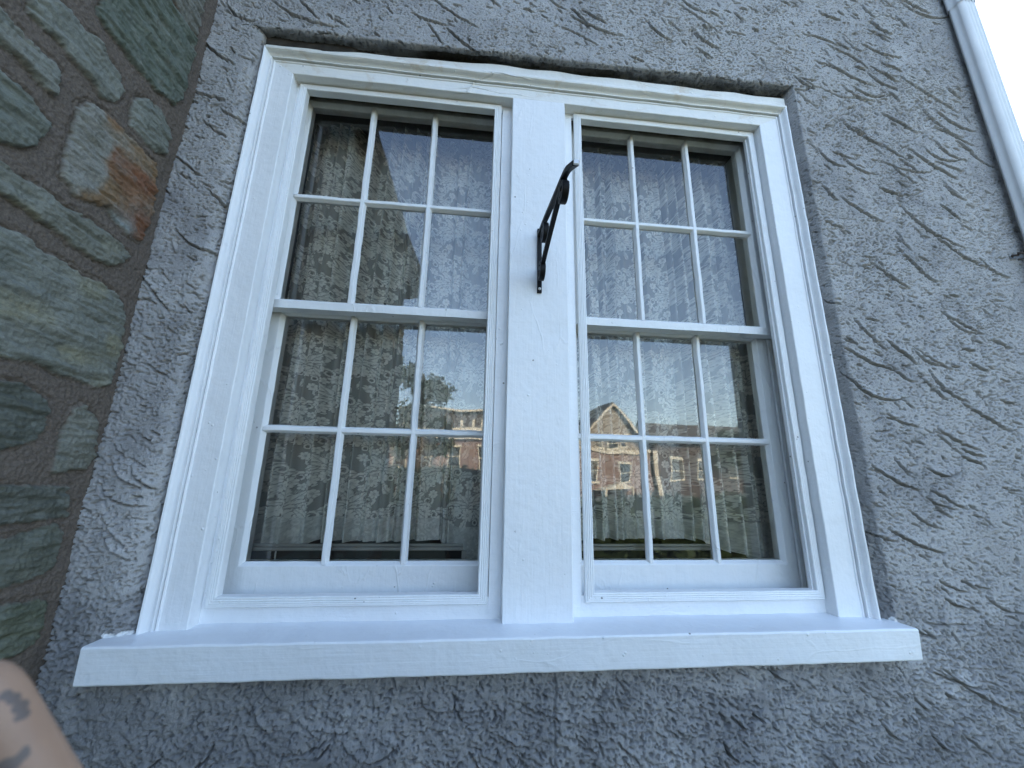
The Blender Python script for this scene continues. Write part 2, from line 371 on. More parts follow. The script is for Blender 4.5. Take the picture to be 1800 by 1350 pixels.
# ------------------------------------------------------------------ stucco house (wall with real relief)
WY = -0.035
OX0, OX1, OZ1 = -.846, .842, 1.621          # opening in the stucco
OZ0 = -.03
def build_stucco():
    st = .0023
    def roll_in(rad, D, splay=0):          # from the flat wall round the arris and into the reveal: (run, drop, slope) samples
        n1 = max(3, int(rad * math.pi / 2 / st)); n2 = int(D / st); out = []
        for k in range(1, n1 + 1):
            a = k / n1 * math.pi / 2; out.append((rad * math.sin(a), rad * (1 - math.cos(a)), a, rad * a))
        for k in range(1, n2 + 1): out.append((rad + splay * k / n2, rad + D * k / n2, math.pi / 2, rad * math.pi / 2 + D * k / n2))
        return out
    def line_axis(lo, hi, o0, o1, r0, r1, far_lo, far_hi, g, mx, has0=True, sp1=0):
        """columns: flat coordinate, curved coordinate, drop, normal tilt, noise coordinate, zone"""
        base = axis(lo, hi, st, far_lo, far_hi, g, mx); rows = []
        if has0:
            for v in base[base < o0 - r0 - st * .5]: rows.append((v, v, 0, 0, v))
            for k, (run, dr_, a, sl_) in enumerate([(0, 0, 0, 0)] + roll_in(r0, .062 - r0)):
                n_ = len(roll_in(r0, .062 - r0)); rows.append((o0 - r0 + r0 * k / n_, o0 - r0 + run, dr_, a, o0 - r0 + sl_))
        else:
            for v in base[base < o0]: rows.append((v, v, 0, 0, v))
        inner = np.arange(o0 + .001, o1 - .001, st)
        for v in inner: rows.append((v, v, 0, 0, v))
        L = roll_in(r1, .062 - r1, sp1); n_ = len(L); r1 = r1 + sp1
        for k, (run, dr_, a, sl_) in enumerate(L[::-1]):
            rows.append((o1 + r1 * k / n_, o1 + r1 - run, dr_, -a, o1 + r1 - sl_))
        for v in base[base >= o1 + r1]: rows.append((v, v, 0, 0, v))
        return np.array(rows).T
    RL, RR, RT = .040, .005, .006
    xf, xc_, dx, ax_, xn = line_axis(-1.03, 1.625, OX0, OX1, RL, RR, -1.06, 1.625, 1.25, .25, True, .020)
    zf, zc_, dz, az_, zn = line_axis(-.40, 2.36, OZ0, OZ1, .01, RT, -1.2, 5.6, 1.3, .12, False)
    WZ = np.where(zf < OZ1 - 1e-6, 1, dz / .062)[:, None]
    WX = np.where((xf > OX0 + 1e-6) & (xf < OX1 - 1e-6), 1, dx / .062)[None, :]
    low_ = (zf < OZ0)[:, None]; WZ = np.where(low_, 0, WZ)
    XW = xf[None, :] * (1 - WZ) + xc_[None, :] * WZ; ZW = zf[:, None] * (1 - WX) + zc_[:, None] * WX
    X = xf[None, :] * (1 - WZ) + xn[None, :] * WZ; Z = zf[:, None] * (1 - WX) + zn[:, None] * WX
    dA = dx[None, :] * WZ; dB = dz[:, None] * WX; drop_m = np.maximum(dA, dB)
    tx = ax_[None, :] * WZ; tz = az_[:, None] * WX
    xs, zs = xf, zf
    H = .0030 * vnoise(X * 4, Z * 4, 1) + .0016 * vnoise(X * 13, Z * 13, 2)
    r = np.random.RandomState(11)
    def ix(a, v): return int(np.searchsorted(a, v))
    strokes = []
    def add(cx, cz, L, ang, curv, A, wd): strokes.append((cx, cz, L, ang, curv, A, wd))
    # strokes read off the photograph: start, length, angle (degrees)
    for x0, z0, L, ang in [(1.284,1.728,.255,-34),(1.001,1.755,.203,-30),(1.173,1.556,.147,-29),(1.143,1.187,.254,-36),(1.097,1.251,.09,-15),(1.087,.706,.13,-29),
                           (1.205,.827,.146,-28),(.873,.368,.15,-26),(1.033,.311,.11,-28),(.91,.787,.13,-47),(.887,.211,.16,-23),(-1.01,1.553,.13,-44),(-.986,1.349,.094,-10),
                           (-.898,1.044,.11,-32),(-.998,.791,.134,-47),(-.263,-.141,.135,-3),(-.051,-.143,.13,-17),(-.467,-.167,.068,-10),(-.428,1.744,.132,-17),(.085,1.809,.2,-19),
                           (1.32,1.60,.24,-38),(1.24,1.42,.2,-33),(1.02,1.50,.16,-34),(.95,1.20,.16,-32),(1.25,1.08,.2,-30),(1.0,.98,.15,-36),(1.2,.55,.16,-30),(1.1,.47,.14,-25),(.95,-.1,.2,-30)]:
        a = math.radians(ang); add(x0 + L / 2 * math.cos(a), z0 + L / 2 * math.sin(a), L, a, r.uniform(.5, 2.0), r.uniform(.0045, .0070), r.uniform(.007, .015))
    for k in range(470):
        cx = r.uniform(-1.0, 1.52); cz = r.uniform(-.4, 2.35)
        if OX0 - .01 < cx < OX1 + .01 and OZ0 - .02 < cz < OZ1 + .03: continue
        low = cz < .0 and cx < .95
        if low:
            ang = math.radians(r.normal(-8, 24)); L = r.uniform(.03, .12); curv = r.uniform(2, 16); A = r.uniform(.0040, .0095)
        else:
            ang = math.radians(r.normal(-30, 12)); L = abs(r.normal(.075, .045)) + .02; curv = r.uniform(-1.5, 7.0); A = r.uniform(.0030, .0075)
        if cx < -.85: L *= .7
        add(cx, cz, L, ang, curv, A, r.uniform(.005, .014))
    for k in range(2300):      # small torn bits between the strokes
        cx = r.uniform(-1.03, 1.53); cz = r.uniform(-.4, 2.35)
        if OX0 < cx < OX1 and OZ0 < cz < OZ1: continue
        add(cx, cz, r.uniform(.008, .035), math.radians(r.normal(-28, 22)), r.uniform(-8, 12), r.uniform(.0012, .0032), r.uniform(.003, .008))
    S = np.zeros_like(H)
    for i, (cx, cz, L, ang, curv, A, wd) in enumerate(strokes):
        R = L / 2 + wd * 3 + .005
        i0, i1, j0, j1 = ix(xs, cx - R), ix(xs, cx + R), ix(zs, cz - R), ix(zs, cz + R)
        if i1 - i0 < 2 or j1 - j0 < 2: continue
        x = X[j0:j1, i0:i1] - cx; z = Z[j0:j1, i0:i1] - cz
        ca, sa = math.cos(ang), math.sin(ang); s = x * ca + z * sa; d = -x * sa + z * ca
        edge = curv * (s * s - L * L / 12) + .0022 * vnoise(s * 90 + 17 * i, s * 0 + i, 5) + .0012 * vnoise(s * 260 + 9 * i, s * 0, 6)
        d = d - edge
        t = np.clip(1 - (2 * s / L) ** 2, 0, 1) ** .6
        lip = np.where(d > 0, np.exp(-d / wd), np.exp(d / .0012)) * A * 1.1 * t
        gouge = -np.exp(-((d + .0022) / .0017) ** 2) * (A * 3.4 + .005) * t
        S[j0:j1, i0:i1] = np.where(lip > np.abs(S[j0:j1, i0:i1]), lip, S[j0:j1, i0:i1]) + gouge
    H += S
    # gritty float texture, rougher low down
    rough = .75 + .7 * (1 / (1 + np.exp((Z - .05) * 9))) + .25 * vnoise(X * 5, Z * 5, 9)
    g1 = vnoise(X * 120 + Z * 40, Z * 190 - X * 20, 12); g2 = vnoise(X * 230, Z * 260, 13); g3 = vnoise(X * 60, Z * 75, 14)
    H += rough * (.0007 * g1 + .0005 * g2 + .0010 * g3)
    pn1 = vnoise(X * 150 + Z * 90, Z * 260 - X * 40, 15); pn2 = vnoise(X * 210 + Z * 60, Z * 330, 16); dens = .50 - .14 * vnoise(X * 6, Z * 6, 17)
    pits = np.clip((pn1 - dens) / .25, 0, 1) + .8 * np.clip((pn2 - dens) / .25, 0, 1); H -= .0085 * np.clip(pits, 0, 1) * rough
    low = 1 / (1 + np.exp((Z + .03) * 18)); cl = vnoise(X * 34, Z * 40, 21); H += low * (.0045 * np.abs(cl) + .0026 * np.abs(vnoise(X * 80, Z * 90, 22)))
    # hairline cracks
    def crack(pts, wd=.0016, dep=.006):
        nonlocal H
        for (xa, za), (xb, zb) in zip(pts[:-1], pts[1:]):
            dx, dz = xb - xa, zb - za; L2 = dx * dx + dz * dz
            i0, i1, j0, j1 = ix(xs, min(xa, xb) - .01), ix(xs, max(xa, xb) + .01), ix(zs, min(za, zb) - .01), ix(zs, max(za, zb) + .01)
            x = X[j0:j1, i0:i1]; z = Z[j0:j1, i0:i1]
            t = np.clip(((x - xa) * dx + (z - za) * dz) / L2, 0, 1)
            dd = np.hypot(x - xa - t * dx, z - za - t * dz)
            H[j0:j1, i0:i1] -= dep * np.exp(-(dd / wd) ** 2)
    crack([(.866, 1.612), (.90, 1.607), (.935, 1.628), (.965, 1.632), (.99, 1.62), (1.04, 1.60), (1.10, 1.605), (1.15, 1.585)], .0024, .012)
    crack([(.868, 1.606), (.885, 1.590), (.905, 1.570), (.925, 1.558), (.945, 1.552)], .0026, .013)
    crack([(.872, 1.596), (.868, 1.57), (.879, 1.545), (.872, 1.52)], .0016)
    crack([(.02, -.07), (.025, -.12), (.018, -.16), (.022, -.20), (.018, -.30)], .0022, .005)
    crack([(-.03, -.07), (-.045, -.10)], .0015)
    wob = .0022 * vnoise(X * 9, Z * 9, 31) + .0012 * vnoise(X * 40, Z * 40, 32)
    dl = OX0 - XW; dr = XW - OX1; dt = ZW - OZ1
    drop = np.clip(drop_m / .062, 0, 1)
    Hn = H * (1 - .1 * drop) * np.where((tx < -.1), .55, 1) + .0025 * vnoise(X * 45, Z * 45, 33) * (drop > .1) * (tx > -.1)
    PX = XW + np.sin(tx) * Hn + wob * (np.abs(tx) > .1); PZ = ZW + np.sin(tz) * Hn - wob * 1.2 * (np.abs(tz) > .1)
    PZ = PZ + .011 * np.clip((XW + .1) / .75, -1, 1) * np.exp(-((ZW - 1.625) / .10) ** 2)
    gap = np.clip((XW + .56) / .10, 0, 1) * (1 - .75 * np.clip((XW - .55) / .25, 0, 1)) * np.clip(.8 + .5 * vnoise(X * 9, X * 0 + 2, 35), 0, 1)
    gd = np.clip((drop_m - .017 + .003 * vnoise(X * 12, X * 0 + 5, 36)) / .004, 0, 1) * (tz < -.5); PZ = PZ + .008 * gap * gd
    Y = WY - Hn * np.cos(tx) * np.cos(tz) + drop_m
    # dirt washed under the head and in the reveal, open joint shade painted in
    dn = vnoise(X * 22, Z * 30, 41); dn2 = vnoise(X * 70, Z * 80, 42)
    dirt_gap = np.clip((drop - .05) * 4, 0, 1) * (np.abs(tz) > .1) * np.clip(.86 + .25 * dn + .35 * dn2, 0, 1)
    dirt_gap = np.maximum(dirt_gap * np.clip(.62 + .45 * vnoise(X * 9, Z * 9, 43) + .2 * dn2, .30, 1), gd * gap)
    dirt_gap = np.maximum(dirt_gap, np.where(tx < -.1, np.clip((drop - .2) * 1.2, 0, 1) * np.clip(.06 + .3 * dn, 0, .4), 0))
    dirt_gap = np.maximum(dirt_gap, np.clip(.55 - (ZW - OZ1) * 14, 0, 1) * np.clip(dn * .9 + dn2 * .5 - .15, 0, 1) * (dt > 0) * (X < .3) * .7)
    # white paint slopped over the edge of the stucco along casing and sill ends
    pn = vnoise(X * 160, Z * 200, 51) + .6 * vnoise(X * 60, Z * 70, 52)
    wl = .0015 + .0015 * vnoise(X * 0 + 3, Z * 12, 53) + .010 * np.clip(1 - Z / .10, 0, 1) ** 2
    pq = .062 - drop_m
    pa = ((pq < .028 + wl + .0022 * pn) & (tx > .1) & (Z < 1.2)) | ((tx < -.1) & (pq < .0245 + .002 * pn) & (Z < 1.5))
    pa |= (((X < -.84) & (X > -.890)) | ((X > .85) & (X < .866))) & (Z > -.012) & (Z < .0055 + .0035 * pn + .09 * np.clip(X + .875, 0, .2) * (X < 0))
    pa = pa & (Z > -.02); pa = pa.astype(float)
    P = np.stack([PX, Y, PZ], -1)
    ins_x = (xf > OX0 - 1e-6) & (xf < OX1 + 1e-6); ins_z = (zf > OZ0) & (zf < OZ1 + 1e-6)
    cx_ = (ins_x[:-1] | ins_x[1:]) & (xf[:-1] >= OX0 - 1e-6) & (xf[1:] <= OX1 + 1e-6)
    cz_ = (ins_z[:-1] | ins_z[1:]) & (zf[:-1] >= OZ0 - .02) & (zf[1:] <= OZ1 + 1e-6)
    mask = ~(cz_[:, None] & cx_[None, :])
    return grid_mesh('wall', P, mask, M_stucco, {'dirt_gap': dirt_gap, 'paint': pa})
house = empty('stucco_house', (0, 0.1, -1.2)); tag(house, 'grey rough stucco house wall around the double window', 'house wall')
def part(o, parent):
    if o.name not in COL.objects: COL.objects.link(o)
    o.parent = parent; o.matrix_parent_inverse = parent.matrix_world.inverted(); return o
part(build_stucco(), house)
# returns of the house: side and back walls, roof (they keep the sun off this side)
b = MB()
b.add([(1.625, WY, -1.2), (1.625, 7, -1.2), (1.625, 7, 5.6), (1.625, WY, 5.6)], [(0, 1, 2, 3)])
b.add([(1.625, 7, -1.2), (-7, 7, -1.2), (-7, 7, 5.6), (1.625, 7, 5.6)], [(0, 1, 2, 3)])
b.add([(-7, 7, -1.2), (-7, -2.6, -1.2), (-7, -2.6, 5.6), (-7, 7, 5.6)], [(0, 1, 2, 3)])
b.build('side_wall', M_stucco, house)
b = MB(); b.box(-7.2, 1.75, -.28, 7.2, 5.6, 5.8); b.build('roof', M_shingle, house)

# ------------------------------------------------------------------ stone wing on the left
SX = -.985
STONES = dict(
S1=[(-0.430,1.075),(-0.395,1.069),(-0.370,1.061),(-0.351,1.059),(-0.320,1.065),(-0.311,1.061),(-0.306,1.015),(-0.316,1.009),(-0.347,1.021),(-0.365,1.021),(-0.430,1.023)],
S2=[(-0.375,1.134),(-0.346,1.181),(-0.326,1.189),(-0.300,1.175),(-0.273,1.192),(-0.235,1.179),(-0.216,1.169),(-0.200,1.136),(-0.208,1.112),(-0.232,1.096),(-0.262,1.106),(-0.303,1.107),(-0.317,1.115),(-0.348,1.112),(-0.371,1.111)],
S3=[(-0.282,1.274),(-0.285,1.38),(-0.270,1.47),(-0.167,1.476),(-0.118,1.481),(-0.072,1.483),(-0.070,1.358),(-0.066,1.288),(-0.087,1.247),(-0.134,1.235),(-0.169,1.231),(-0.221,1.239),(-0.254,1.237),(-0.282,1.247)],
S4=[(-0.21,1.500),(-0.20,1.63),(-0.079,1.66),(-0.073,1.502),(-0.115,1.498)],
S5=[(-0.168,1.151),(-0.145,1.191),(-0.108,1.199),(-0.068,1.180),(-0.070,1.109),(-0.089,1.094),(-0.160,1.098)],
S6=[(-0.259,1.025),(-0.248,1.054),(-0.222,1.068),(-0.138,1.062),(-0.084,1.061),(-0.074,1.043),(-0.057,0.942),(-0.061,0.921),(-0.069,0.861),(-0.106,0.858),(-0.133,0.869),(-0.158,0.884),(-0.192,0.871),(-0.218,0.859),(-0.244,0.876),(-0.254,0.900),(-0.255,0.966)],
S7=[(-0.52,0.975),(-0.374,0.968),(-0.354,0.970),(-0.331,0.963),(-0.299,0.947),(-0.308,0.898),(-0.333,0.866),(-0.50,0.862)],
S8=[(-0.50,0.83),(-0.335,0.825),(-0.307,0.821),(-0.268,0.825),(-0.222,0.821),(-0.200,0.823),(-0.137,0.821),(-0.078,0.807),(-0.125,0.763),(-0.167,0.760),(-0.211,0.764),(-0.253,0.772),(-0.289,0.777),(-0.49,0.778)],
S9=[(-0.48,0.71),(-0.308,0.723),(-0.289,0.728),(-0.265,0.719),(-0.241,0.717),(-0.206,0.718),(-0.171,0.709),(-0.124,0.715),(-0.088,0.706),(-0.060,0.669),(-0.051,0.610),(-0.046,0.558),(-0.053,0.510),(-0.074,0.501),(-0.138,0.508),(-0.176,0.515),(-0.201,0.519),(-0.244,0.516),(-0.46,0.523)],
S10=[(-0.40,0.469),(-0.215,0.469),(-0.180,0.458),(-0.164,0.451),(-0.155,0.403),(-0.164,0.381),(-0.209,0.357),(-0.40,.35)],
S11=[(-0.109,0.443),(-0.088,0.452),(-0.060,0.432),(-0.043,0.355),(-0.053,0.325),(-0.118,0.319),(-0.114,0.363),(-0.116,0.407)],
S12=[(-0.34,0.296),(-0.192,0.293),(-0.077,0.288),(-0.062,0.233),(-0.175,0.231),(-.34,.23)],
S13=[(-0.36,0.203),(-0.168,0.200),(-0.087,0.220),(-0.070,0.206),(-0.067,0.134),(-0.148,0.122),(-.36,.12)],
S14=[(-0.33,0.086),(-0.136,0.086),(-0.062,0.078),(-0.061,0.012),(-0.084,0.0),(-0.33,0.005)])
SCOL = dict(S1=(.215,.215,.190), S2=(.205,.212,.188), S3=(.115,.135,.110), S4=(.19,.185,.165), S5=(.205,.212,.188), S6=(.25,.24,.215), S7=(.165,.175,.150),
            S8=(.185,.185,.155), S9=(.200,.205,.180), S10=(.100,.105,.088), S11=(.170,.168,.140), S12=(.105,.108,.090), S13=(.120,.125,.100), S14=(.120,.130,.092))
def build_stone():
    ys = axis(-.46, -.022, .0018, -2.6, -.005, 1.12, .012)[::-1]     # from the corner outwards
    zs = axis(-.12, 1.72, .0027, -1.2, 2.42, 1.12, .012)
    Yg, Zg = np.meshgrid(ys, zs); r = np.random.RandomState(5)
    D = np.full(Yg.shape, -1.0); C = np.zeros(Yg.shape + (3,)); C[:] = (.12, .10, .085); EX = np.zeros(Yg.shape)
    polys = [(k, P) for k, P in STONES.items()]
    # further rows beyond the picture, so that the wall goes on
    z = -1.15
    while z < 2.35:
        h = r.uniform(.07, .17); y = -.06 - r.uniform(0, .03)
        lim = -.06
        while y > -2.5:
            L = r.uniform(.12, .36)
            P = [(y, z + r.uniform(.0, .02)), (y - L * .5, z + r.uniform(0, .012)), (y - L, z + r.uniform(0, .02)), (y - L - r.uniform(-.02, .02), z + h * .5), (y - L + r.uniform(0, .03), z + h - r.uniform(.0, .02)), (y - L * .5, z + h), (y - r.uniform(0, .02), z + h - r.uniform(0, .02))]
            ycl = max(p[0] for p in P)
            if not (ycl > -.56 and z + h > -.03 and z < 1.70) :
                polys.append(('r', P))
            y -= L + r.uniform(.03, .06)
        z += h + r.uniform(.03, .055)
    for idx_, (k, P) in enumerate(polys):
        P = np.array(P); y0, z0 = P.min(0) - .03; y1, z1 = P.max(0) + .03
        cols = np.where((ys >= y0) & (ys <= y1))[0]; rows = np.where((zs >= z0) & (zs <= z1))[0]
        if len(cols) < 2 or len(rows) < 2: continue
        sl_ = (slice(rows[0], rows[-1] + 1), slice(cols[0], cols[-1] + 1))
        yy, zz = Yg[sl_], Zg[sl_]; ins = np.zeros(yy.shape, bool); dm = np.full(yy.shape, 9.0)
        for i in range(len(P)):
            a, b_ = P[i], P[(i + 1) % len(P)]; e = b_ - a
            t = np.clip(((yy - a[0]) * e[0] + (zz - a[1]) * e[1]) / (e @ e + 1e-12), 0, 1)
            dm = np.minimum(dm, np.hypot(yy - a[0] - t * e[0], zz - a[1] - t * e[1]))
            c = ((a[1] > zz) != (b_[1] > zz)) & (yy < (b_[0] - a[0]) * (zz - a[1]) / (b_[1] - a[1] + 1e-12) + a[0]); ins ^= c
        sdv = np.where(ins, dm, -dm) + .003 + .0030 * vnoise(yy * 60, zz * 70, 61 + idx_) + .0022 * vnoise(yy * 170, zz * 190, 62) + .0012 * vnoise(yy * 400, zz * 420, 63)
        up_ = sdv > D[sl_]; D[sl_] = np.where(up_, sdv, D[sl_])
        col = np.array(SCOL[k]) if k in SCOL else np.array((.17, .20, .18)) * r.uniform(.7, 1.25) * (np.array((1.35, 1.0, .75)) if r.rand() < .12 else 1)
        cc_ = np.broadcast_to(col, yy.shape + (3,)).copy()
        if k == 'S6':       # rust-stained stone
            t = np.clip((yy + .222) * 18 + vnoise(yy * 30, zz * 30, 71) * 1.1, 0, 1)[..., None]
            low = np.clip((.90 - zz) * 30, 0, 1)[..., None] * np.clip((-.085 - yy) * 40, 0, 1)[..., None] * np.clip((yy + .17) * 60, 0, 1)[..., None]
            cc_ = cc_ * (1 - t) + np.array((.235, .150, .085)) * t
            tt = np.clip(t * (vnoise(yy * 22, zz * 22, 72)[..., None] + .3), 0, 1); cc_ = cc_ * (1 - tt) + np.array((.21, .090, .048)) * tt
            cc_ = cc_ * (1 - low) + np.array((.22, .24, .24)) * low
        if k in ('S8', 'S9', 'S11'):
            t = np.clip(vnoise(yy * 14, zz * 20, 73 + idx_) * 1.4 - .35, 0, .6)[..., None]; cc_ = cc_ * (1 - t) + np.array((.26, .24, .15)) * t
        C[sl_] = np.where(up_[..., None], cc_, C[sl_])
        EX[sl_] = np.where(up_, idx_, EX[sl_])
    inside = np.clip(D / .0022 + .5, 0, 1)
    strat = vnoise(Yg * 16 + EX * 3.3, Zg * 120 + Yg * 10 + EX * 7, 81); st2 = vnoise(Yg * 45, Zg * 260 + EX, 82)
    ridge = np.clip(vnoise(Yg * 7 + EX * 5, Zg * 55 + EX * 11, 83), -.2, 1)
    chip = np.clip(vnoise(Yg * 24 + EX, Zg * 90 + EX * 3, 90) - .25, 0, 1)
    H = inside * (.0060 + .0015 * np.clip(D / .03, 0, 1) + .0030 * strat + .0018 * st2 + .0050 * ridge - .008 * chip)
    # mortar: a flat joint with a tooled dark line cut just above each stone edge
    line = np.exp(-((D + .0075 + .0015 * vnoise(Yg * 25, Zg * 25, 84)) / .0016) ** 2) * np.clip(vnoise(Yg * 9, Zg * 9, 85) * 3 + 1.2, 0, 1)
    H -= (1 - inside) * .0045 * line
    H -= np.exp(-((D + .0015) / .0022) ** 2) * .0075 * np.clip(vnoise(Yg * 40, Zg * 40, 87) + .6, 0, 1)
    H += .0014 * vnoise(Yg * 230, Zg * 230, 91) + .0009 * vnoise(Yg * 300, Zg * 300, 86) + .0015 * vnoise(Yg * 30, Zg * 30, 88)
    H += .008 * vnoise(Yg * 3, Zg * 3, 89)
    P = np.stack([SX + H, Yg, Zg], -1)
    return grid_mesh('wall', P, np.ones((len(zs) - 1, len(ys) - 1), bool), M_stone, {'stone': C, 'mortar': 1 - inside})
wing = empty('stone_wing', (-3, -1.3, -1.2)); tag(wing, 'projecting house wing of rough grey-green stone and brown mortar at left', 'stone wall')
part(build_stone(), wing)
b = MB(); b.add([(SX, -2.6, -1.2), (-6.8, -2.6, -1.2), (-6.8, -2.6, 2.42), (SX, -2.6, 2.42)], [(0, 1, 2, 3)])
b.build('end_wall', M_stone, wing)
b = MB()
prof = [(-.90, 2.40), (-.88, 2.50), (-3.9, 5.2), (-6.95, 2.50), (-6.93, 2.40)]
b.loft([[(x, y, z) for x, z in prof] for y in (-3.25, -.3)])
b.build('roof', M_shingle, wing)

# ------------------------------------------------------------------ the window
win = empty('double_window', (0, 0, 0)); tag(win, 'white painted pair of six-over-six sash windows with one wide sill', 'window')
CX0, CX1, CZ1 = -.843, .840, 1.563         # outer edge of the moulding
IX0, IX1, IZ1 = -.757, .7459, 1.4913       # inner edge of the flat casing board
MX0, MX1 = -.0921, .0748
# side casings (mitred with head): moulding profile, inset/y
def casing_profile(wd, k_=1.0):
    q = k_
    return [(0, .030), (0, -.012), (.0015 * q, -.018), (.005 * q, -.0215), (.009 * q, -.0205), (.012 * q, -.016), (.0145 * q, -.009), (.018 * q, -.0045), (.022 * q, -.0030), (.0255 * q, -.0045), (.0262 * q, -.0092), (.0275 * q, -.0092), (.0282 * q, .0032), (.0302 * q, .0032),
            (.0310 * q, -.0030), (.0345 * q, -.0022), (.036 * q, .0), (wd - .0015, .0), (wd, .0015), (wd, .036), (wd, .045), (.0, .045)]
def side_casing(xo, xi, sgn):
    b = MB(); rings = []; zt0 = CZ1; pr = casing_profile(abs(xi - xo), .86); n = 90
    wtop = CZ1 - IZ1
    def omap(o): return o / abs(xi - xo) if o / .86 > .0365 else 0
    for i in range(n + 1):
        t = i / n
        ring = []
        for o, y in pr:
            ztop = CZ1 - (o / .86 if o < .0312 else .03628 + (o - .0312) * (wtop - .03628) / (abs(xi - xo) - .0312))
            z = -.012 + (ztop + .012) * t
            ring.append(jit((xo + sgn * o, y, z)))
        rings.append(ring)
    return b.loft(rings)
side_casing(CX0, IX0, 1).build('side_casing', M_casing, win)
side_casing(CX1, IX1, -1).build('side_casing', M_casing, win)
b = MB(); rings = []
pr = casing_profile(CZ1 - IZ1)
pr = [(o * 1.0, y) for o, y in pr]; nx_ = 110; wt = CZ1 - IZ1
for i in range(nx_ + 1):
    t = i / nx_; ring = []
    for o, y in pr:
        f_ = lambda W: (o * .86 if o < .03628 else .0312 + (o - .03628) * (W - .0312) / (wt - .03628)); xl = CX0 + f_(IX0 - CX0); xr = CX1 - f_(CX1 - IX1)
        ring.append(jit((xl + (xr - xl) * t, y, CZ1 - o), .0010))
    rings.append(ring)
b.loft(rings); b.build('head_casing', M_head, win)
# cream filler strip over the head moulding and the black open joint above it
b = MB(); rg = []
for k in range(100):
    x = CX0 + .002 + (CX1 + .006 - CX0) * k / 99; zt_ = 1.586 + .026 * max(0, min(1, (x + .75) / .6)) + .001 * math.sin(30 * x); n_ = .0012 * math.sin(23 * x + 2 * math.sin(9 * x))
    rg.append([(x, .004, 1.558), (x, -.0125 + n_, 1.5635), (x, -.0120 + n_, 1.574 + n_), (x, -.0070 + n_, 1.580), (x, -.0060 - n_, zt_ - .003), (x, -.002, zt_), (x, .03, zt_), (x, .03, 1.558)])
b.loft(rg)
b.build('drip_strip', M_head, win)
b = MB(); rg = []
for k in range(90):
    x = CX0 - .004 + (CX1 + .016 - CX0) * k / 89; g_ = min(1, max(0, (x + .60) / .12)); g_ *= 1 - .8 * max(0, min(1, (x - .60) / .3)); w2 = .003 * math.sin(40 * x) + .002 * math.sin(97 * x + 1)
    yy = -.004 + .024 * g_ + w2 * .4; rg.append([(x, yy, 1.575), (x, yy - .003 * (1 - g_), 1.600 + w2), (x, yy, 1.642), (x, .034, 1.642), (x, .034, 1.575)])
b.loft(rg); b.build('caulk_joint', M_caulk, win)
# mullion board
b = MB(); bar(b, -.008, IZ1 + .001, [(MX0, .045), (MX0, .0012), (MX0 + .0015, -.0004), (MX1 - .0015, -.0004), (MX1, .0012), (MX1, .045)], 'z'); b.build('mullion_board', M_mull, win)
# recessed inner frame boards (blind stops)
FY = .0345
def inner_frame(x0, x1):
    b = MB(); z0, z1 = -.006, IZ1 + .002
    b.box(x0 - .002, x0 + .030, FY, .0450, z0, z1); b.box(x1 - .030, x1 + .002, FY, .0450, z0, z1)
    b.box(x0 + .0302, x1 - .0302, FY, .0450, z0, .045); b.box(x0 + .0302, x1 - .0302, FY, .0450, 1.478, z1)
    b.build('blind_stop', M_casing_h, win)
BEADS = []
for (x0, x1, ox0, ox1) in ((IX0, MX0, -.7245, -.1480), (MX1, IX1, .1350, .7200)):
    inner_frame(x0, x1)
    # fluted picture-frame bead, mitred
    b = MB(); wdt = .0235
    rect_loop(b, ox0 - wdt, ox1 + wdt, .054 - wdt, 1.473 + .0175, [(0, FY + .001), (0, .0285), (.0025, .026), (.005, .027), (.0065, .0245), (.0085, .0255), (.0105, .0238), (.013, .0250), (.0155, .0232), (.018, .0244), (.0205, .0232), (.0225, .0238), (.0235, .0260), (.0235, FY + .012), (.012, FY + .012)], True, .02, .0006)
    b.build('bead', M_bead, win)
# fix head part of bead: the moulding butts under the soffit
# sill
b = MB(); bar(b, -.886, .862, [(.060, .004), (.0345, -.0015), (-.02, -.0005), (-.0745, .0012), (-.0782, .0004), (-.0800, -.0025), (-.0785, -.0620), (-.0770, -.0645), (-.02, -.0650), (.04, -.0650)], 'x', .015, .0011)
b.build('sill', M_sill, win)
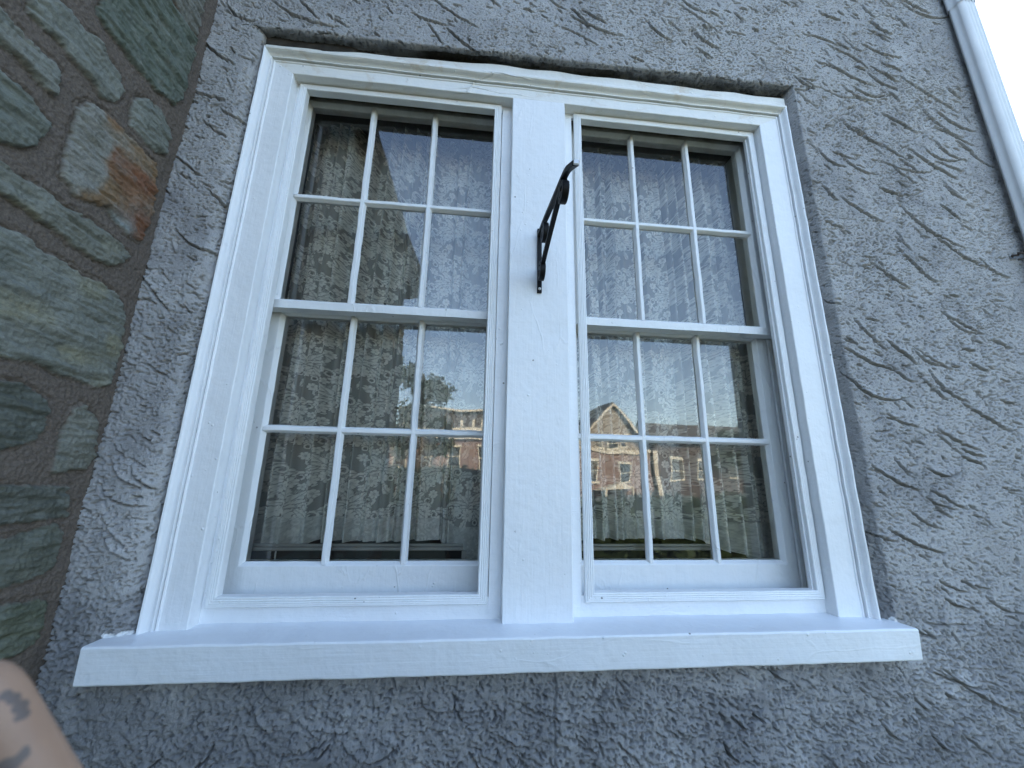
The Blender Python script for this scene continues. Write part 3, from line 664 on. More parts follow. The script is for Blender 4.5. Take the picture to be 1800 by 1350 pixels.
# sashes -------------------------------------------------------------
def sash(name, cx, yf, z0, z1, gz0, gz1, hz, label=None):
    T = .036; gy = yf + .0135; hw = .341; gi = .2915       # half width of sash and of glass
    so_ = empty(name, (cx, yf, z0)); so_.parent = win; so_.matrix_parent_inverse = win.matrix_world.inverted()
    bpy.context.view_layer.update()
    ch = .0095
    # frame: outer rect loft is non-uniform, so make it as four mitred members
    b = MB()
    O = [(cx - hw, z0), (cx - hw, z1), (cx + hw, z1), (cx + hw, z0)]
    I = [(cx - gi, gz0), (cx - gi, gz1), (cx + gi, gz1), (cx + gi, gz0)]
    J = [(cx - gi - ch, gz0 - ch), (cx - gi - ch, gz1 + ch), (cx + gi + ch, gz1 + ch), (cx + gi + ch, gz0 - ch)]
    rings = []
    for k in range(4):
        k2 = (k + 1) % 4; n = 30
        for t in range(n):
            u = t / n
            def L(A, y): 
                return jit((A[k][0] + (A[k2][0] - A[k][0]) * u, y, A[k][1] + (A[k2][1] - A[k][1]) * u), .0006)
            rings.append([L(O, yf + T), L(O, yf + .001), L(J, yf), L([(p[0] * .8 + q[0] * .2, p[1] * .8 + q[1] * .2) for p, q in zip(J, I)], yf + .0008), L(I, gy), L(I, yf + T)])
    b.loft(rings, closed=True); fr = b.build('sash_frame', M_sash, so_)
    # muntins
    def vprof(x): return [(x - .0105, gy), (x - .0058, yf + .0025), (x - .0042, yf + .0008), (x + .0042, yf + .0008), (x + .0058, yf + .0025), (x + .0105, gy), (x + .006, gy + .014), (x - .006, gy + .014)]
    for x in (cx - .0985, cx + .0985):
        b = MB(); bar(b, gz0 - .006, gz1 + .006, vprof(x), 'z', .015, .0009); b.build('muntin', M_sash, so_)
    b = MB(); hp = [(gy, hz - .0105), (yf + .0030, hz - .0058), (yf + .0014, hz - .0042), (yf + .0014, hz + .0042), (yf + .0030, hz + .0058), (gy, hz + .0105), (gy + .013, hz + .006), (gy + .013, hz - .006)]
    bar(b, cx - gi - .006, cx + gi + .006, hp, 'x', .015, .0009); b.build('muntin', M_sash, so_)
    xs_ = [cx - gi, cx - .0985, cx + .0985, cx + gi]; zs_ = [gz0, hz, gz1]
    for i in range(3):
        for j in range(2):
            a, c_ = xs_[i] - .002, xs_[i + 1] + .002; d, e = zs_[j] - .002, zs_[j + 1] + .002
            tx, tz = rnd.uniform(-.0006, .0006), rnd.uniform(-.0006, .0006)
            b = MB(); g0 = gy + .002
            b.add([(a, g0 - tx - tz, d), (c_, g0 + tx - tz, d), (c_, g0 + tx + tz, e), (a, g0 - tx + tz, e)], [(0, 1, 2, 3)])
            b.build('pane', M_glass, so_, fix=False)
    return so_
SC = (-.4400, .4260)
for cx in SC:
    sash('lower_sash', cx, .118, .020, .800, .1040, .7660, .4385)
for cx in SC:
    s_ = sash('upper_sash', cx, .073, .7680, 1.5080, .7990, 1.4700, 1.1290)
for cx in SC:      # jamb liners, parting bead, head jamb coloured near-black as shade over the upper sash
    b = MB(); 
    for s in (-1, 1):
        x = cx + s * .3425; b.box(min(x, x + s * .012), max(x, x + s * .012), .0455, .205, .003, 1.53)
    b.box(cx - .34, cx + .34, .0457, .205, .003, .0190)
    b.build('jamb', M_jamb, win)
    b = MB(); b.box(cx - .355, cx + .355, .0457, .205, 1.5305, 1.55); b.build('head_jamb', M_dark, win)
    b = MB()
    for s in (-1, 1):
        x = cx + s * .3420; b.box(min(x, x - s * .010), max(x, x - s * .010), .1095, .1172, .021, .7670)
    b.build('parting_bead', M_sash, win)
# sash lock seen over the meeting rail of the left window
b = MB(); b.box(-.462, -.434, .112, .140, .801, .807); b.box(-.454, -.448, .112, .128, .807, .817); b.build('sash_lock', M_iron, win, bevel=.002)

# ------------------------------------------------------------------ room behind, screen bars, curtains
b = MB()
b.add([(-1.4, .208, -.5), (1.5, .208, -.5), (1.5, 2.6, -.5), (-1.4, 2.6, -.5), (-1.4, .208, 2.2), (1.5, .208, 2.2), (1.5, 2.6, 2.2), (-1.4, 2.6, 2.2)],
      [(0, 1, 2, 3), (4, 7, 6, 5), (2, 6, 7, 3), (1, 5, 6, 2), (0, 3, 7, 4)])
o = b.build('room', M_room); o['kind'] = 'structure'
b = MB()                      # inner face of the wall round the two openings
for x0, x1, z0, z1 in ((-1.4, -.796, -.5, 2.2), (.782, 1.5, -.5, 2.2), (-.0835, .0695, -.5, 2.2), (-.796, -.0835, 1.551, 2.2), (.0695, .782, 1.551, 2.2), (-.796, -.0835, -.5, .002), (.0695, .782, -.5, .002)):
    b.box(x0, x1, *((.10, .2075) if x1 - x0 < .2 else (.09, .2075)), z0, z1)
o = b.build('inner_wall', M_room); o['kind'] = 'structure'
def screen(xa, xb, xv, label):
    r_ = empty('window_screen', (xa, .185, .02)); tag(r_, label, 'screen', 'sliding screens behind the lower sashes')
    b = MB(); bar(b, xa, xb, [(.180, .1315), (.180, .1365), (.190, .1365), (.190, .1315)], 'x', .1, 0); b.build('rail', M_frame_in, r_)
    b = MB(); bar(b, xa, xb, [(.181, .1195), (.178, .1215), (.178, .1275), (.181, .1300), (.192, .1300), (.192, .1195)], 'x', .1, 0); b.build('rail', M_frame_in, r_)
    b = MB(); b.box(xv - .007, xv + .007, .181, .191, .022, .1190); b.build('upright', M_frame_in, r_)
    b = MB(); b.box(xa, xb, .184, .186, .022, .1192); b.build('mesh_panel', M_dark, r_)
screen(-.775, -.19, -.186, 'grey metal screen rail low behind left window, under the lace curtain')
screen(.088, .552, .547, 'grey metal screen rail low behind right window, under the lace curtain')

# lace pattern tile ---------------------------------------------------
TW, TH, RS = .168, .208, .0005
def lace_tile():
    nx, nz = int(TW / RS), int(TH / RS)
    x = (np.arange(nx) + .5) * TW / nx; z = (np.arange(nz) + .5) * TH / nz; X, Z = np.meshgrid(x, z)
    V = .27 + .07 * np.sin(2 * np.pi * X / TW * 48) * np.sin(2 * np.pi * Z / TH * 60)
    K = 1.02
    def loc(cx, cz, rot):
        dx = (X - cx + TW / 2) % TW - TW / 2; dz = (Z - cz + TH / 2) % TH - TH / 2
        c, s = math.cos(rot), math.sin(rot); return (dx * c + dz * s) / K, (-dx * s + dz * c) / K
    def put(mask, val): V[mask] = (val[mask] if isinstance(val, np.ndarray) else val)
    def lattice(cx, cz, rx, rz, rot):
        u, v = loc(cx, cz, rot); m_ = (u / rx) ** 2 + (v / rz) ** 2 < 1
        a = np.minimum(np.abs(((u + v) / .0045) % 1 - .5), np.abs(((u - v) / .0045) % 1 - .5))
        put(m_, np.where(a < .17, .75, .0))
    def leaf(cx, cz, rot, L, W, bend, k=3.5):
        u, v = loc(cx, cz, rot); s = u / L; c = v - bend * L * s * s
        ok = (s > 0) & (s < 1); s_ = np.clip(s, 0, 1)
        w_ = 1.25 * W * np.sin(np.pi * s_ ** .8) ** .75 * (.78 + .30 * np.abs(np.cos(np.pi * k * s_ + .4)))
        m_ = ok & (np.abs(c) < w_); rim = ok & (np.abs(c) < w_ + .0012) & ~m_
        put(rim, .05); vein = np.abs(c) < .0006 + .0008 * (1 - s_)
        side = np.abs(((np.abs(c) / W * .8 - s_ * k) % 1) - .5) > .40
        put(m_, np.where(vein, .35, np.where(side & (np.abs(c) > .2 * w_), .72, .98 - .10 * np.abs(c) / (w_ + 1e-6))))
    def daisy(cx, cz, R, n, rot, sharp=.5):
        u, v = loc(cx, cz, rot); rr = np.hypot(u, v); th = np.arctan2(v, u); c = np.abs(np.cos(n * th / 2))
        Rb = R * (.62 + .38 * c ** sharp); m_ = rr < Rb; put((rr < Rb + .0013) & ~m_, .05)
        val = np.where((c < .16) & (rr > .35 * R), .50, .97 - .25 * np.clip(1 - rr / (.5 * R), 0, 1))
        val = np.where((rr < .2 * R), .35, val); val = np.where(rr < .10 * R, .95, val); put(m_, val)
    def scroll(cx, cz, R, rot, turns=1.15, th0=.0030, flip=1):
        u, v = loc(cx, cz, rot); v = v * flip; rr = np.hypot(u, v); th = np.arctan2(v, u) % (2 * math.pi)
        for k in range(2):
            t = (th + 2 * math.pi * k) / (2 * math.pi * turns)
            rad = R * (.34 + .66 * t); m_ = (t <= 1) & (np.abs(rr - rad) < th0 * (.6 + .6 * t)); put((t <= 1) & (np.abs(rr - rad) < th0 * (.6 + .6 * t) + .001) & ~m_, .05); put(m_, .95)
        put(rr < R * .22, .02)
    def ring(cx, cz, R):
        u, v = loc(cx, cz, 0); rr = np.hypot(u, v); put(rr < R + .0012, .05); put(rr < R, .92); put(rr < R * .52, .03)
    def arc(cx, cz, R, a0, a1, wd):
        u, v = loc(cx, cz, 0); rr = np.hypot(u, v); th = (np.arctan2(v, u) - a0) % (2 * math.pi); L = a1 - a0
        t = th / L; m_ = (t < 1) & (np.abs(rr - R) < wd * np.sin(np.pi * np.clip(t, 0, 1)) ** .5); put(m_, .95)
    for half in (0, 1):
        ox = half * TW / 2; oz = half * TH / 2; fl = 1 if half == 0 else -1
        def Pp(x, z): return ox + fl * x * .86, oz + z * .86
        def an(a): return a if fl == 1 else math.pi - a
        lattice(*Pp(.030, .052), .017, .022, .4 * fl); lattice(*Pp(-.040, .118), .015, .020, -.3 * fl); lattice(*Pp(.045, .015), .010, .012, 0)
        # acanthus spray rising from one point
        for a, L, W, bd in ((1.57, .058, .0105, 0), (1.15, .060, .0095, -.30), (1.99, .060, .0095, .30), (.72, .056, .0085, -.50), (2.42, .056, .0085, .50), (.30, .045, .0075, -.65), (2.84, .045, .0075, .65)):
            a2 = an(a); leaf(*Pp(0, .020), a2, L, W, bd * fl)
        for a in (1.36, 1.78): arc(*Pp(.0, .02), .0, 0, .1, .001)
        leaf(*Pp(.052, .070), an(1.9), .050, .0095, -.35 * fl); leaf(*Pp(-.058, .050), an(.9), .042, .008, .4 * fl)
        scroll(*Pp(.058, .044), .0150, .6, flip=fl); scroll(*Pp(-.058, .020), .0135, 2.4, flip=-fl)
        scroll(*Pp(.020, .118), .0125, 1.9, flip=-fl)
        ring(*Pp(-.028, -.002), .0085); ring(*Pp(.072, .098), .0080)
        daisy(*Pp(.000, .000), .0185, 9, .3); daisy(*Pp(.034, -.012), .0160, 8, .9); daisy(*Pp(-.036, .088), .0165, 8, .1)
        daisy(*Pp(.004, .100), .0150, 7, .5, .8); daisy(*Pp(.050, .128), .0195, 10, .2); daisy(*Pp(-.020, .132), .0125, 6, 1.1, .9)
        daisy(*Pp(.028, .086), .0105, 5, 0, .9)
        leaf(*Pp(.070, .020), an(2.6), .040, .0085, .4 * fl); leaf(*Pp(-.030, .108), an(1.2), .040, .0080, -.4 * fl); leaf(*Pp(.046, .112), an(.4), .036, .0080, .3 * fl)
        leaf(*Pp(-.072, .068), an(2.3), .036, .0080, -.3 * fl); leaf(*Pp(.014, .132), an(2.9), .040, .0080, .4 * fl); daisy(*Pp(-.060, .132), .0150, 8, .4); daisy(*Pp(.074, .066), .0125, 7, .6)
        daisy(*Pp(-.052, -.012), .0120, 6, .6)
        for R_ in (.019, .024, .029): arc(*Pp(-.074, .104), R_, .2 if fl == 1 else 1.2, 2.0 if fl == 1 else 3.0, .0013)
    return V.astype(np.float32)
TILE = lace_tile()
def lace_val(u, v):
    h, w_ = TILE.shape; fx = (u / TW % 1) * w_ - .5; fy = (v / TH % 1) * h - .5
    x0 = np.floor(fx).astype(int); y0 = np.floor(fy).astype(int); a = fx - x0; b_ = fy - y0
    g = lambda j, i: TILE[j % h, i % w_]
    return (g(y0, x0) * (1 - a) + g(y0, x0 + 1) * a) * (1 - b_) + (g(y0 + 1, x0) * (1 - a) + g(y0 + 1, x0 + 1) * a) * b_
def curtain(name, x0, x1, ztop, hemtop, bottom, folds, label, seed, yb=.232, gap=None, pl_x=(0, 1), pl_a=(.01, .01)):
    """folds: (x, width, depth) bumps toward the glass; hemtop/bottom: functions of x"""
    st = .0019; n = int((x1 - x0) / st); nz = int((ztop - .13) / st)
    s = np.linspace(0, 1, n); xs = x0 + (x1 - x0) * s
    def depth(xx, t):
        y = np.zeros_like(xx + t); fl_ = np.zeros_like(y); 
        for i, (fx, fw, fd) in enumerate(folds):
            c = fx + .010 * np.sin(2.2 * t + i) + .012 * (t - .5) * math.sin(i * 2.1)
            d = (xx - c) / fw
            y = y - 1.5 * fd * np.where(d < 0, np.exp(-(d / .35) ** 2), np.exp(-(d / 1.0) ** 2))
            y = y + .016 * np.exp(-((d + .62) / .20) ** 2)
            fl_ = fl_ + .55 * fd * np.tanh(d * 2.2) * np.exp(-np.abs(d) * .6)
        am = np.interp(xx, pl_x, pl_a); ph = xx / .047 + .35 * np.sin(xx * 17 + seed) + .25 * np.sin(2.0 * t + xx * 9)
        sw = np.sin(2 * np.pi * ph); y = y + am * (sw + .35 * np.sin(4 * np.pi * ph + 1)) ; fl_ = fl_ + am * .5 * np.cos(2 * np.pi * ph)
        y = y + .004 * np.sin(xx * 21 + seed) + .003 * vnoise(xx * 9, t * 6, seed)
        return y, fl_
    def body(z_lo, z_hi, m_, nm, dy=0.0, ushift=0, dense=1.0, parent=None):
        nzz = int(1.38 / st) if m_ is M_lace else 40
        t = np.linspace(0, 1, nzz)[:, None]; XX = np.broadcast_to(xs, (nzz, n)); Zl = z_lo(XX); Zh = z_hi(XX)
        ZZ = Zl + (Zh - Zl) * t; tt = (ZZ - .1) / 1.4
        y, f_ = depth(XX, tt)
        # gathered cloth: pattern coordinate follows the cloth, so it is squeezed in the pleats
        U = XX + f_ * .18 + .004 * vnoise(XX * 5, ZZ * 5, seed + 3); Vv = ZZ + .003 * vnoise(XX * 6, ZZ * 6, seed + 4)
        A = lace_val(U + .013 * seed, Vv)
        if m_ is M_hem:
            A = .55 * A + .45 * lace_val(-U + .07 + .013 * seed, -Vv + .11)
        P = np.stack([XX, yb + dy + y, ZZ], -1)
        mask = np.ones((nzz - 1, n - 1), bool)
        if gap: 
            xc = XX[:-1, :-1]; mask &= ~((xc > gap[0]) & (xc < gap[1]) & (ZZ[:-1, :-1] < gap[2]))
        o = grid_mesh(nm, P, mask, m_, {'lace': A}); COL.objects.link(o)
        if parent: part(o, parent)
        return o
    root = empty(name, ((x0 + x1) / 2, yb, .1)); tag(root, label, 'curtain', 'lace curtains hanging inside the windows')
    body(hemtop, lambda x: x * 0 + ztop, M_lace, 'lace_panel', parent=root)
    body(bottom, lambda x: hemtop(x) + .0005, M_hem, 'hem', dy=.0006, parent=root)
    return root
def sst(x, a, b_): t = np.clip((x - a) / (b_ - a), 0, 1); return t * t * (3 - 2 * t)
fl = [(-.735, .02, .018), (-.690, .022, .020), (-.640, .018, .022), (-.575, .030, .024), (-.505, .020, .024), (-.462, .018, .022), (-.425, .018, .030), (-.385, .022, .020), (-.338, .02, .012), (-.255, .012, .010), (-.225, .010, .016)]
curtain('lace_curtain', -.792, -.087, 1.54,
        lambda x: .202 - .030 * sst(x, -.26, -.20) + .004 * np.sin(x * 30),
        lambda x: .1380 - .064 * sst(-x, .60, .70) - .050 * sst(x, -.262, -.225) - .018 * sst(x, -.20, -.12), fl,
        'cream floral lace curtain hanging behind the left window', 1, pl_x=(-.80, -.40, -.33, -.27, -.09), pl_a=(.011, .011, .0035, .002, .002))
fr_ = [(.105, .015, .016), (.150, .020, .016), (.205, .012, .020), (.262, .014, .022), (.30, .02, .010), (.420, .020, .010), (.500, .010, .022), (.535, .014, .018), (.600, .02, .010), (.66, .03, .020), (.72, .02, .02)]
curtain('lace_curtain', .073, .778, 1.54,
        lambda x: .202 - .010 * sst(x, .5, .75) + .003 * np.sin(x * 26),
        lambda x: .1440 - .018 * sst(x, .53, .56) - .022 * sst(x, .56, .64) - .045 * sst(x, .655, .76), fr_,
        'cream floral lace curtain hanging behind the right window', 6, pl_x=(.07, .30, .35, .47, .55, .78), pl_a=(.010, .008, .003, .004, .009, .010))

# ------------------------------------------------------------------ iron bracket on the mullion
br = empty('iron_bracket', (-.007, 0, .92)); tag(br, 'black wrought iron hanging bracket fixed to the white board between the windows', 'bracket')
BX = -.007
def strap(pts, wx, th, name, m_=M_iron, closed=False):
    """flat bar swept along (y,z) points: width wx across x, thickness th in the plane"""
    b = MB(); rings = []
    for i, (y, z) in enumerate(pts):
        p = pts[max(0, i - 1)]; q = pts[min(len(pts) - 1, i + 1)]
        d = Vector((q[0] - p[0], q[1] - p[1])); d.normalize(); nrm = Vector((-d.y, d.x)) * th / 2; h = wx / 2; c = .18
        ring = []
        for sx_, sn in ((-1, -1), (-1 + c, -1.15), (1 - c, -1.15), (1, -1), (1, 1), (1 - c, 1.15), (-1 + c, 1.15), (-1, 1)):
            ring.append((BX + h * sx_, y + nrm.x * sn, z + nrm.y * sn))
        rings.append(ring)
    b.loft(rings); return b.build(name, m_, br, smooth=False)
def spline(P, n=10):
    out = []
    for i in range(len(P) - 1):
        p0 = P[max(0, i - 1)]; p1 = P[i]; p2 = P[i + 1]; p3 = P[min(len(P) - 1, i + 2)]
        for k in range(n):
            t = k / n
            out.append(tuple(.5 * (2 * p1[j] + (p2[j] - p0[j]) * t + (2 * p0[j] - 5 * p1[j] + 4 * p2[j] - p3[j]) * t * t + (3 * p1[j] - p0[j] - 3 * p2[j] + p3[j]) * t ** 3) for j in (0, 1)))
    out.append(P[-1]); return out
def spiral(cy, cz, R, a0, turns, n=40, r1=.35):
    return [(cy + (R * (1 - (1 - r1) * k / n)) * math.cos(a0 + turns * 2 * math.pi * k / n), cz + (R * (1 - (1 - r1) * k / n)) * math.sin(a0 + turns * 2 * math.pi * k / n)) for k in range(n + 1)]
strap([(-.0035, .822), (-.0035, 1.022)], .0125, .007, 'mounting_plate')
strap(spline([(-.006, 1.003), (-.08, .990), (-.211, .957), (-.300, .934), (-.335, .922), (-.365, .903), (-.392, .884)]), .012, .0085, 'arm')
strap(spline([(-.010, .868), (-.03, .872), (-.072, .884), (-.127, .897), (-.20, .912), (-.255, .922), (-.285, .930)]), .011, .0085, 'brace')
strap(spiral(-.037, .866, .026, 1.2, 1.6, 60, .2), .014, .009, 'scroll')
strap(spiral(-.300, .903, .026, 1.7, -1.6, 60, .2), .014, .009, 'scroll')
strap(spiral(-.083, .952, .024, 2.0, 1.5, 60, .2), .014, .009, 'scroll')
b = MB(); b.box(BX - .005, BX + .005, -.396, -.3915, .8795, .8885); b.build('arm_end', M_iron_end, br, bevel=.001)
for z in (.832, 1.012):
    b = MB(); rg = []
    for rr, yy in ((.0045, -.0065), (.0042, -.0085), (.0022, -.0095)): rg.append([(BX + rr * math.cos(a * math.pi / 5), yy, z + rr * math.sin(a * math.pi / 5)) for a in range(10)])
    b.loft(rg); b.build('screw', M_iron_end if z < .9 else M_iron, br)

# ------------------------------------------------------------------ downspout
ds = empty('downspout', (1.585, -.07, -1.2)); tag(ds, 'white corrugated metal downspout at the right corner of the house', 'downspout')
def pipe(z0, z1, gx, name):
    x0, x1, y0, y1 = 1.553 - gx, 1.617 + gx, -.092 - gx, -.045 + gx
    pr_ = []
    def side(a, b_, nrm, nrib, amp):
        n = nrib * 10
        for i in range(n):
            t = i / n; k = amp * (.5 - .5 * math.cos(2 * math.pi * nrib * t)); e = min(1, min(t, 1 - t) / .10)
            pr_.append((a[0] + (b_[0] - a[0]) * t + nrm[0] * (k * e), a[1] + (b_[1] - a[1]) * t + nrm[1] * (k * e)))
    c = .010
    side((x0 + c, y0), (x1 - c, y0), (0, 1), 3, .005); side((x1, y0 + c), (x1, y1 - c), (-1, 0), 2, .004); side((x1 - c, y1), (x0 + c, y1), (0, -1), 3, .005); side((x0, y1 - c), (x0, y0 + c), (1, 0), 1, .003)
    b = MB(); b.loft([[(x, y, z) for x, y in pr_] for z in np.linspace(z0, z1, 12)], caps=False); return b.build(name, M_pipe, ds, smooth=True)
pipe(-1.0, 2.10, 0, 'pipe'); pipe(2.065, 5.55, .0025, 'pipe')
b = MB(); rg = []
for k in range(90):
    t = k / 89; a = -.3 + t * 1.0
    P0 = [(1.518, -.036), (1.530, -.055), (1.545, -.075), (1.550, -.098), (1.58, -.100), (1.620, -.098), (1.624, -.07), (1.622, -.036)]
    f = t * (len(P0) - 1); i = min(int(f), len(P0) - 2); u = f - i
    x = P0[i][0] * (1 - u) + P0[i + 1][0] * u; y = P0[i][1] * (1 - u) + P0[i + 1][1] * u; z = 1.035 + .010 * math.sin(t * 4)
    rg.append([(x + .004 * math.cos(q * math.pi / 3) + .0025 * math.cos(k * .9), y + .0025 * math.sin(k * .9), z + .004 * math.sin(q * math.pi / 3) + .0025 * math.sin(k * .9)) for q in range(6)])
b.loft(rg); b.build('wire_tie', M_wire, ds, smooth=True)

# ------------------------------------------------------------------ hand near the lens
def skin_mat():
    m_, n, b = mat('tattooed skin')
    co = obj_co(n); base = mixc(n, ramp(n, noise(n, co, 40, 4), [(.35, (0, 0, 0)), (.7, (1, 1, 1))]), (.36, .225, .15), (.27, .16, .105))
    f = None
    def pt(u, v, d): return CAM + (right * ((u - 900) / 662.01) + fwd - up * ((v - 675) / 662.01)) * d
    for (u, v, rad) in [(10, 1222, .0010), (24, 1228, .0011), (36, 1242, .0013), (42, 1256, .0010), (32, 1262, .0007), (8, 1345, .0012), (24, 1342, .0013), (40, 1328, .0011), (44, 1318, .0007), (0, 1355, .0014)]:
        q = pt(u, v, .058); ry = (q - CAM).normalized()          # ink runs straight through the skin layer
        su = N(n, 'ShaderNodeVectorMath', operation='SUBTRACT'); n.links.new(co, su.inputs[0]); su.inputs[1].default_value = q
        cr = N(n, 'ShaderNodeVectorMath', operation='CROSS_PRODUCT'); n.links.new(su.outputs[0], cr.inputs[0]); cr.inputs[1].default_value = ry
        vm = N(n, 'ShaderNodeVectorMath', operation='LENGTH'); n.links.new(cr.outputs[0], vm.inputs[0])
        r_ = math_(n, 'LESS_THAN', vm.outputs['Value'], rad * .75)
        f = r_ if f is None else math_(n, 'MAXIMUM', f, r_)
    c = mixc(n, math_(n, 'MULTIPLY', f, .75), base, (.060, .062, .066)); n.links.new(c, b.inputs['Base Color'])
    b.inputs['Roughness'].default_value = .5; b.inputs['Subsurface Weight'].default_value = .0
    bump(n, b, noise(n, co, 900, 3), .4, .0003)
    return m_
def skin_obj(name, V, E_, Rr, material, sub=2):
    me = bpy.data.meshes.new(name); me.from_pydata([tuple(v) for v in V], E_, []); o = bpy.data.objects.new(name, me); COL.objects.link(o)
    md = o.modifiers.new('skin', 'SKIN'); md.use_smooth_shade = True
    for i, sv in enumerate(me.skin_vertices[0].data):
        r_ = Rr[i]; sv.radius = r_ if isinstance(r_, tuple) else (r_, r_); sv.use_root = (i == 0)
    s2 = o.modifiers.new('sub', 'SUBSURF'); s2.levels = sub; s2.render_levels = sub
    me.materials.append(material); return o
class Sk:
    def __init__(s): s.V = []; s.E = []; s.R = []
    def n(s, p, r_, par=None):
        s.V.append(Vector(p)); s.R.append(r_)
        if par is not None: s.E.append((par, len(s.V) - 1))
        return len(s.V) - 1
def fingers(k, palm, ax, side, nrm, A, root, w_=.024):
    for off, l, bend in ((.026, .034, .004), (.046, .030, .004), (.064, .026, .004)):
        kb = k.n(A + ax * .098 + side * (.006 + off), .0108, root); bp = k.V[kb]
        a_ = k.n(bp - ax * l * .45 + nrm * bend, .0090, kb); b_ = k.n(bp - ax * l * .72 + nrm * bend * 2.6, .0082, a_); k.n(bp - ax * l * .90 + nrm * bend * 4.4, .0074, b_)
def build_person():
    def pt(u, v, d): return CAM + (right * ((u - 900) / 662.01) + fwd - up * ((v - 675) / 662.01)) * d
    A = pt(-70, 1172, .062); B = pt(36, 1362, .063); ax = (B - A).normalized(); L = -right + up * -.3
    side = (L - ax * L.dot(ax)).normalized(); nrm = ax.cross(side).normalized()
    if nrm.dot(fwd) < 0: nrm = -nrm
    # upper body, head, right arm: one skeleton, root at the pelvis
    k = Sk(); Y0 = -1.42; X0 = -.20
    pel = k.n((X0, Y0, -.28), (.15, .11)); wst = k.n((X0, Y0, -.12), (.135, .10), pel); chs = k.n((X0, Y0 + .02, .03), (.155, .11), wst); nk0 = k.n((X0, Y0 + .03, .125), (.075, .07), chs)
    nk = k.n((X0, Y0 + .05, .165), .052, nk0); hd = k.n((X0, Y0 + .075, .225), (.070, .082), nk); k.n((X0, Y0 + .075, .290), (.072, .088), hd); k.n((X0, Y0 + .07, .335), (.045, .055), len(k.V) - 1)
    for sx_ in (-1, 1):
        hip = k.n((X0 + sx_ * .09, Y0, -.37), .085, pel); kn = k.n((X0 + sx_ * .10, Y0 + .02, -.76), .058, hip); an = k.n((X0 + sx_ * .11, Y0 - .01, -1.13), .040, kn); k.n((X0 + sx_ * .12, Y0 + .13, -1.165), (.035, .028), an)
    # left arm up to the phone; its finger lies beside the lens
    sh = k.n((X0 - .17, Y0 + .02, .085), .055, chs); wrist = A + ax * .175 + side * .030; palm = A + ax * .130 + side * .030
    el = k.n((X0 - .20, -1.20, -.10), .042, sh); fa = k.n(Vector((X0 - .20, -1.20, -.10)).lerp(wrist, .5), .037, el); w0 = k.n(wrist, .027, fa); p0 = k.n(palm, .024, w0)
    kk = k.n(A + ax * .082 + side * .006, .0085, p0); i1 = k.n(A + ax * .045, .0064, kk); i2 = k.n(A + ax * .021, .0057, i1); k.n(A, .0054, i2)
    fingers(k, palm, ax, side, nrm, A, p0)
    t0 = k.n(palm - side * .024 + ax * .016 + nrm * .004, .014, p0); t1 = k.n(palm - side * .044 - ax * .002 + nrm * .006, .0105, t0); k.n(palm - side * .052 - ax * .024 + nrm * .004, .0090, t1)
    # right arm
    sh = k.n((X0 + .17, Y0 + .02, .085), .055, chs); el = k.n((X0 + .26, -1.24, -.12), .042, sh); fa = k.n((X0 + .20, -1.12, .02), .036, el); w1 = k.n((X0 + .13, -1.045, .15), .026, fa); p1 = k.n((X0 + .115, -1.035, .20), .024, w1)
    for i_, (dx_, l_) in enumerate(((-.026, .075), (-.009, .082), (.009, .078), (.026, .062))):
        q = k.n((X0 + .115 + dx_, -1.030, .235), .0100, p1); q = k.n((X0 + .110 + dx_, -1.045, .235 + l_ * .42), .0088, q); q = k.n((X0 + .100 + dx_, -1.068, .235 + l_ * .55), .0080, q); k.n((X0 + .092 + dx_, -1.085, .235 + l_ * .48), .0074, q)
    q = k.n((X0 + .085, -1.050, .21), .0125, p1); q = k.n((X0 + .068, -1.075, .235), .0100, q); k.n((X0 + .060, -1.085, .258), .0088, q)
    body = skin_obj('person', k.V, k.E, k.R, skin_mat())
    # clothes and hair, each a closed shell just outside the body
    c = Sk(); pel = c.n((X0, Y0, -.30), (.17, .13)); w2 = c.n((X0, Y0, -.12), (.155, .12), pel); ch = c.n((X0, Y0 + .02, .035), (.175, .13), w2); c.n((X0, Y0 + .03, .120), (.09, .085), ch)
    for sx_, ex in ((-1, (X0 - .20, -1.20, -.10)), (1, (X0 + .26, -1.24, -.12))):
        sh = c.n((X0 + sx_ * .17, Y0 + .02, .085), .070, ch); c.n(Vector(c.V[sh]).lerp(Vector(ex), .62), .062, sh)
    part(skin_obj('shirt', c.V, c.E, c.R, simple('dark shirt cloth', (.018, .019, .024), .9, 0, 20, .3)), body)
    c = Sk(); pel = c.n((X0, Y0, -.30), (.155, .125))
    for sx_ in (-1, 1):
        hip = c.n((X0 + sx_ * .09, Y0, -.38), .102, pel); kn = c.n((X0 + sx_ * .10, Y0 + .02, -.76), .075, hip); c.n((X0 + sx_ * .11, Y0 - .01, -1.10), .062, kn)
    part(skin_obj('trousers', c.V, c.E, c.R, simple('dark trouser cloth', (.02, .022, .03), .9, 0, 20, .3)), body)
    c = Sk(); q = c.n((X0, Y0 + .045, .255), (.075, .075)); q = c.n((X0, Y0 + .055, .315), (.080, .090), q); c.n((X0, Y0 + .06, .352), (.052, .062), q)
    part(skin_obj('hair', c.V, c.E, c.R, simple('dark hair', (.015, .012, .010), .6, 0, 60, .3)), body)
    for sx_ in (-1, 1):
        c = Sk(); q = c.n((X0 + sx_ * .11, Y0 - .03, -1.165), (.045, .032)); q = c.n((X0 + sx_ * .12, Y0 + .08, -1.170), (.046, .027), q); c.n((X0 + sx_ * .122, Y0 + .165, -1.175), (.040, .022), q)
        part(skin_obj('shoe', c.V, c.E, c.R, simple('black shoe', (.015, .015, .015), .5)), body)
    # face: eyes, nose, mouth, ears
    M_eye = simple('eye', (.05, .04, .035), .3)
